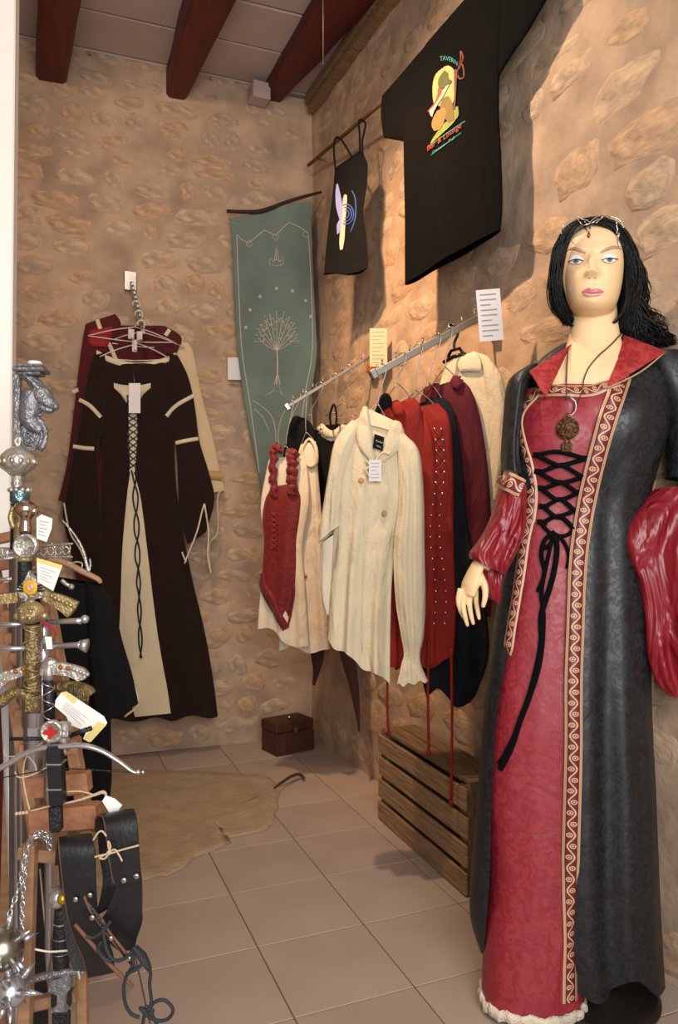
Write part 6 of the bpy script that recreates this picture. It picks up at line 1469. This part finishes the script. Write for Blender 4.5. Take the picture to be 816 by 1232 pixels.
loop = [S(80, 1040, 1.15, 26), S(84, 1016, 1.13, 30), S(90, 1006, 1.10, 38, .12), S(93, 1020, 1.075, 42), S(95, 1050, 1.07, 40), S(98, 1085, 1.07, 37), S(101, 1105, 1.07, 36), S(110, 1130, 1.075, 38), S(118, 1150, 1.08, 36), S(122, 1172, 1.09, 32, .2)]
strap_mb(loop, .05).build('loop_strap', m_leather, g); edge_mb(loop).build('raw_edge', m_edge, g)
back = [S(82, 1030, 1.155, 24), S(86, 1070, 1.15, 26), S(92, 1110, 1.13, 30), S(100, 1150, 1.11, 34), S(106, 1168, 1.10, 34)]
strap_mb(back, .05).build('back_strap', m_leather, g)
for (u, v) in ((91, 1082), (108, 1077), (111, 1104), (133, 1129), (155, 1153)):
    mb = MB(); mb.lathe(D(u, v, 1.064 if u < 110 else 1.052), [(.001, 0), (.0042, 0), (.0042, .001), (.003, .0022), (.001, .0024)], axis=BK, seg=14); mb.build('rivet', m_chrome, g)
fl_ = [S(112, 1092, 1.06, 34, -.9), S(120, 1108, 1.058, 34, -.85), S(135, 1128, 1.058, 32, -.8), S(150, 1148, 1.058, 26, -.8), S(160, 1162, 1.06, 14, -.8)]
strap_mb(fl_, .05, th=.003).build('laced_flap', m_grip, g)
edge_mb(fl_, s=-1, r=.0020).build('raw_edge', m_edge, g); edge_mb(fl_, s=1, r=.0020).build('raw_edge', m_edge, g)
mb = MB(); mb.tube([D(90, 1112, 1.05), D(110, 1135, 1.048), D(130, 1158, 1.05), D(150, 1178, 1.052), D(160, 1187, 1.055)], [.0026, .0028, .003, .003, .002], 8, smooth=3); mb.build('raw_edge', m_edge, g)
mb = MB()
for pts in ([(133, 1108), (124, 1120), (112, 1128), (104, 1126)], [(124, 1114), (126, 1134), (132, 1150), (140, 1156), (152, 1152), (160, 1144)], [(122, 1132), (118, 1142), (124, 1152), (134, 1157)], [(160, 1140), (168, 1148), (172, 1158), (164, 1166), (152, 1172)]): mb.tube([D(*p, 1.045) for p in pts], .0026, 7, smooth=4)
mb.build('lace', m_rope, g)
g = thing('leather_frog', 'black leather sword frog with two bright rivets, right of the pair', 'leather frog', D(145, 980, 1.06))
loop = [S(128, 1000, 1.13, 26), S(132, 984, 1.11, 32), S(142, 978, 1.08, 38, .2), S(146, 992, 1.06, 38, .1), S(149, 1020, 1.055, 36, .1), S(152, 1048, 1.055, 34, .1), S(155, 1062, 1.055, 32, .1)]
strap_mb(loop, .05).build('loop_strap', m_leather, g); edge_mb(loop).build('raw_edge', m_edge, g)
lower = [S(156, 1050, 1.062, 26, .05), S(155, 1070, 1.064, 32, 0), S(150, 1095, 1.066, 42, 0), S(146, 1110, 1.07, 50, 0), S(146, 1128, 1.075, 38, 0), S(152, 1142, 1.08, 20, 0)]
strap_mb(lower, .05).build('body_strap', m_leather, g)
inner = [S(128, 1000, 1.135, 20), S(130, 1030, 1.13, 20), S(134, 1060, 1.11, 20), S(130, 1088, 1.09, 28, .5), S(120, 1098, 1.085, 24, .5)]
strap_mb(inner, .05).build('inner_strap', m_leather, g)
for (u, v) in ((149, 1059), (164, 1054)):
    mb = MB(); mb.lathe(D(u, v, 1.050), [(.001, 0), (.0044, 0), (.0044, .001), (.003, .0024), (.001, .0026)], axis=BK, seg=14); mb.build('rivet', m_chrome, g)
mb = MB()
for pts in ([(160, 1140), (168, 1152), (176, 1160), (181, 1170), (180, 1185), (182, 1205), (178, 1216)], [(158, 1142), (160, 1160), (152, 1175), (149, 1190), (151, 1208), (158, 1220), (168, 1224)], [(178, 1216), (186, 1206), (197, 1203), (206, 1210), (208, 1218), (202, 1226), (190, 1228), (178, 1222), (170, 1212)], [(175, 1214), (172, 1232), (170, 1250)], [(180, 1216), (190, 1236), (188, 1252)], [(168, 1212), (178, 1222), (184, 1216), (174, 1210)]): mb.tube([D(*p, 1.05) for p in pts], .0025, 7, smooth=5)
mb.tube([D(162, 1140, 1.052), D(172, 1152, 1.05), D(180, 1166, 1.05)], [.006, .009, .005], 8, smooth=4, flat=.6); mb.build('lace', m_rope, g)
g = thing('twine_tie', 'pale twine bow tying the two leather frogs together', 'twine', D(130, 1025, 1.05))
mb = MB()
for pts in ([(114, 1031), (122, 1029), (132, 1027), (148, 1022), (167, 1017)], [(112, 1011), (118, 1002), (123, 1000), (128, 1006)], [(131, 1027), (133, 1018), (130, 1012), (132, 1024), (138, 1022), (144, 1030), (147, 1036)], [(131, 1027), (126, 1033), (120, 1032), (130, 1026)]): mb.tube([D(*p, 1.045) for p in pts], .0014, 6, smooth=4)
mb.ball(D(131, 1026, 1.045), .0035, 8, 6); mb.build('strand', m_twine, g)
# metal rail post behind
g = thing('metal_post', 'pale grey metal post of a clothes stand behind the sword rack', 'post', D(10, 1232, 1.6)); p0_ = D(3, 780, 1.62); p1_ = D(24, 1232, 1.45)
p1_ = p0_+(p1_-p0_)*((p0_.z-.002)/(p0_.z-p1_.z)); mb = MB(); mb.tube([p0_, p1_], .0085, 14); mb.build('tube', M('pale_grey_metal', 'b9bcc2', rough=.35, metal=.3, bump=0), g)
mb = MB(); mb.lathe(p1_, [(.001, 0), (.014, 0), (.014, .02), (.009, .024)], seg=14); mb.build('foot', m_black, g)
g = thing('dark_red_cloth', 'strip of dark red cloth hanging behind the metal post', 'cloth', at(20, 960, d=1.7))
PL = plane((at(20, 960, d=1.75).x, at(20, 960, d=1.75).y), YAW); l = Loft([(-10, 820, 26, 830, .012, 0, 0), (-12, 900, 34, 900, .02, 0, .004), (-14, 1000, 36, 1000, .02, 0, .006), (-16, 1080, 36, 1085, .02, 0, .006)], PL, n=40, m=26, k=4, seed=91); l.build('drape', m_wine, g)
# wooden hanger with black robe
dr = 1.95; PR = plane((D(100, 800, dr).x, D(100, 800, dr).y), YAW)
g = thing('wooden_hanger', 'pale wooden coat hanger holding the black robe', 'hanger', D(72, 676, dr-.05))
mb = MB(); mb.tube([PR(40, 684, .03), PR(62, 674, .03), PR(80, 678, .03), PR(100, 688, .03), PR(118, 697, .03), PR(121, 702, .03)], [.010, .012, .014, .013, .011, .006], 12, smooth=4, flat=.6); mb.build('bar', M('pale_wood', 'b0896a', rough=.55, var=.08, bump=.1), g)
mb = MB(); mb.tube([PR(66, 674, .03), PR(66, 660, .03), PR(60, 652, .03), PR(54, 658, .03)], .0025, 8, smooth=4); mb.build('hook', m_chrome, g)
g = thing('black_robe', 'black robe with wide pointed sleeve hanging behind the sword rack', 'robe', D(100, 700, dr))
l = Loft([(40, 690, 122, 704, .022, 0, 0), (34, 712, 128, 720, .04, 0, .002), (30, 780, 130, 780, .05, 0, .006), (28, 860, 132, 860, .05, 0, .009), (34, 930, 134, 930, .05, 0, .010), (40, 968, 132, 958, .048, 0, .010)], PR, n=64, m=40, k=7, seed=93); l.build('body', m_blk, g)
l = Loft([(104, 700, 122, 704, .02, .02, 0), (106, 730, 135, 728, .034, .025, .002), (108, 780, 146, 772, .04, .03, .004), (110, 828, 158, 812, .038, .03, .005), (114, 874, 166, 847, .030, .03, .005)], PR, n=44, m=34, k=5, seed=94); l.build('sleeve', m_blk, g)
mb = MB(); mb.tube([PR(147, 775, .0), PR(157, 812, .0), PR(166, 845, .0), PR(150, 862, -.0)], .0045, 8, smooth=4, flat=.6); mb.build('sleeve_lining', m_cream, g)
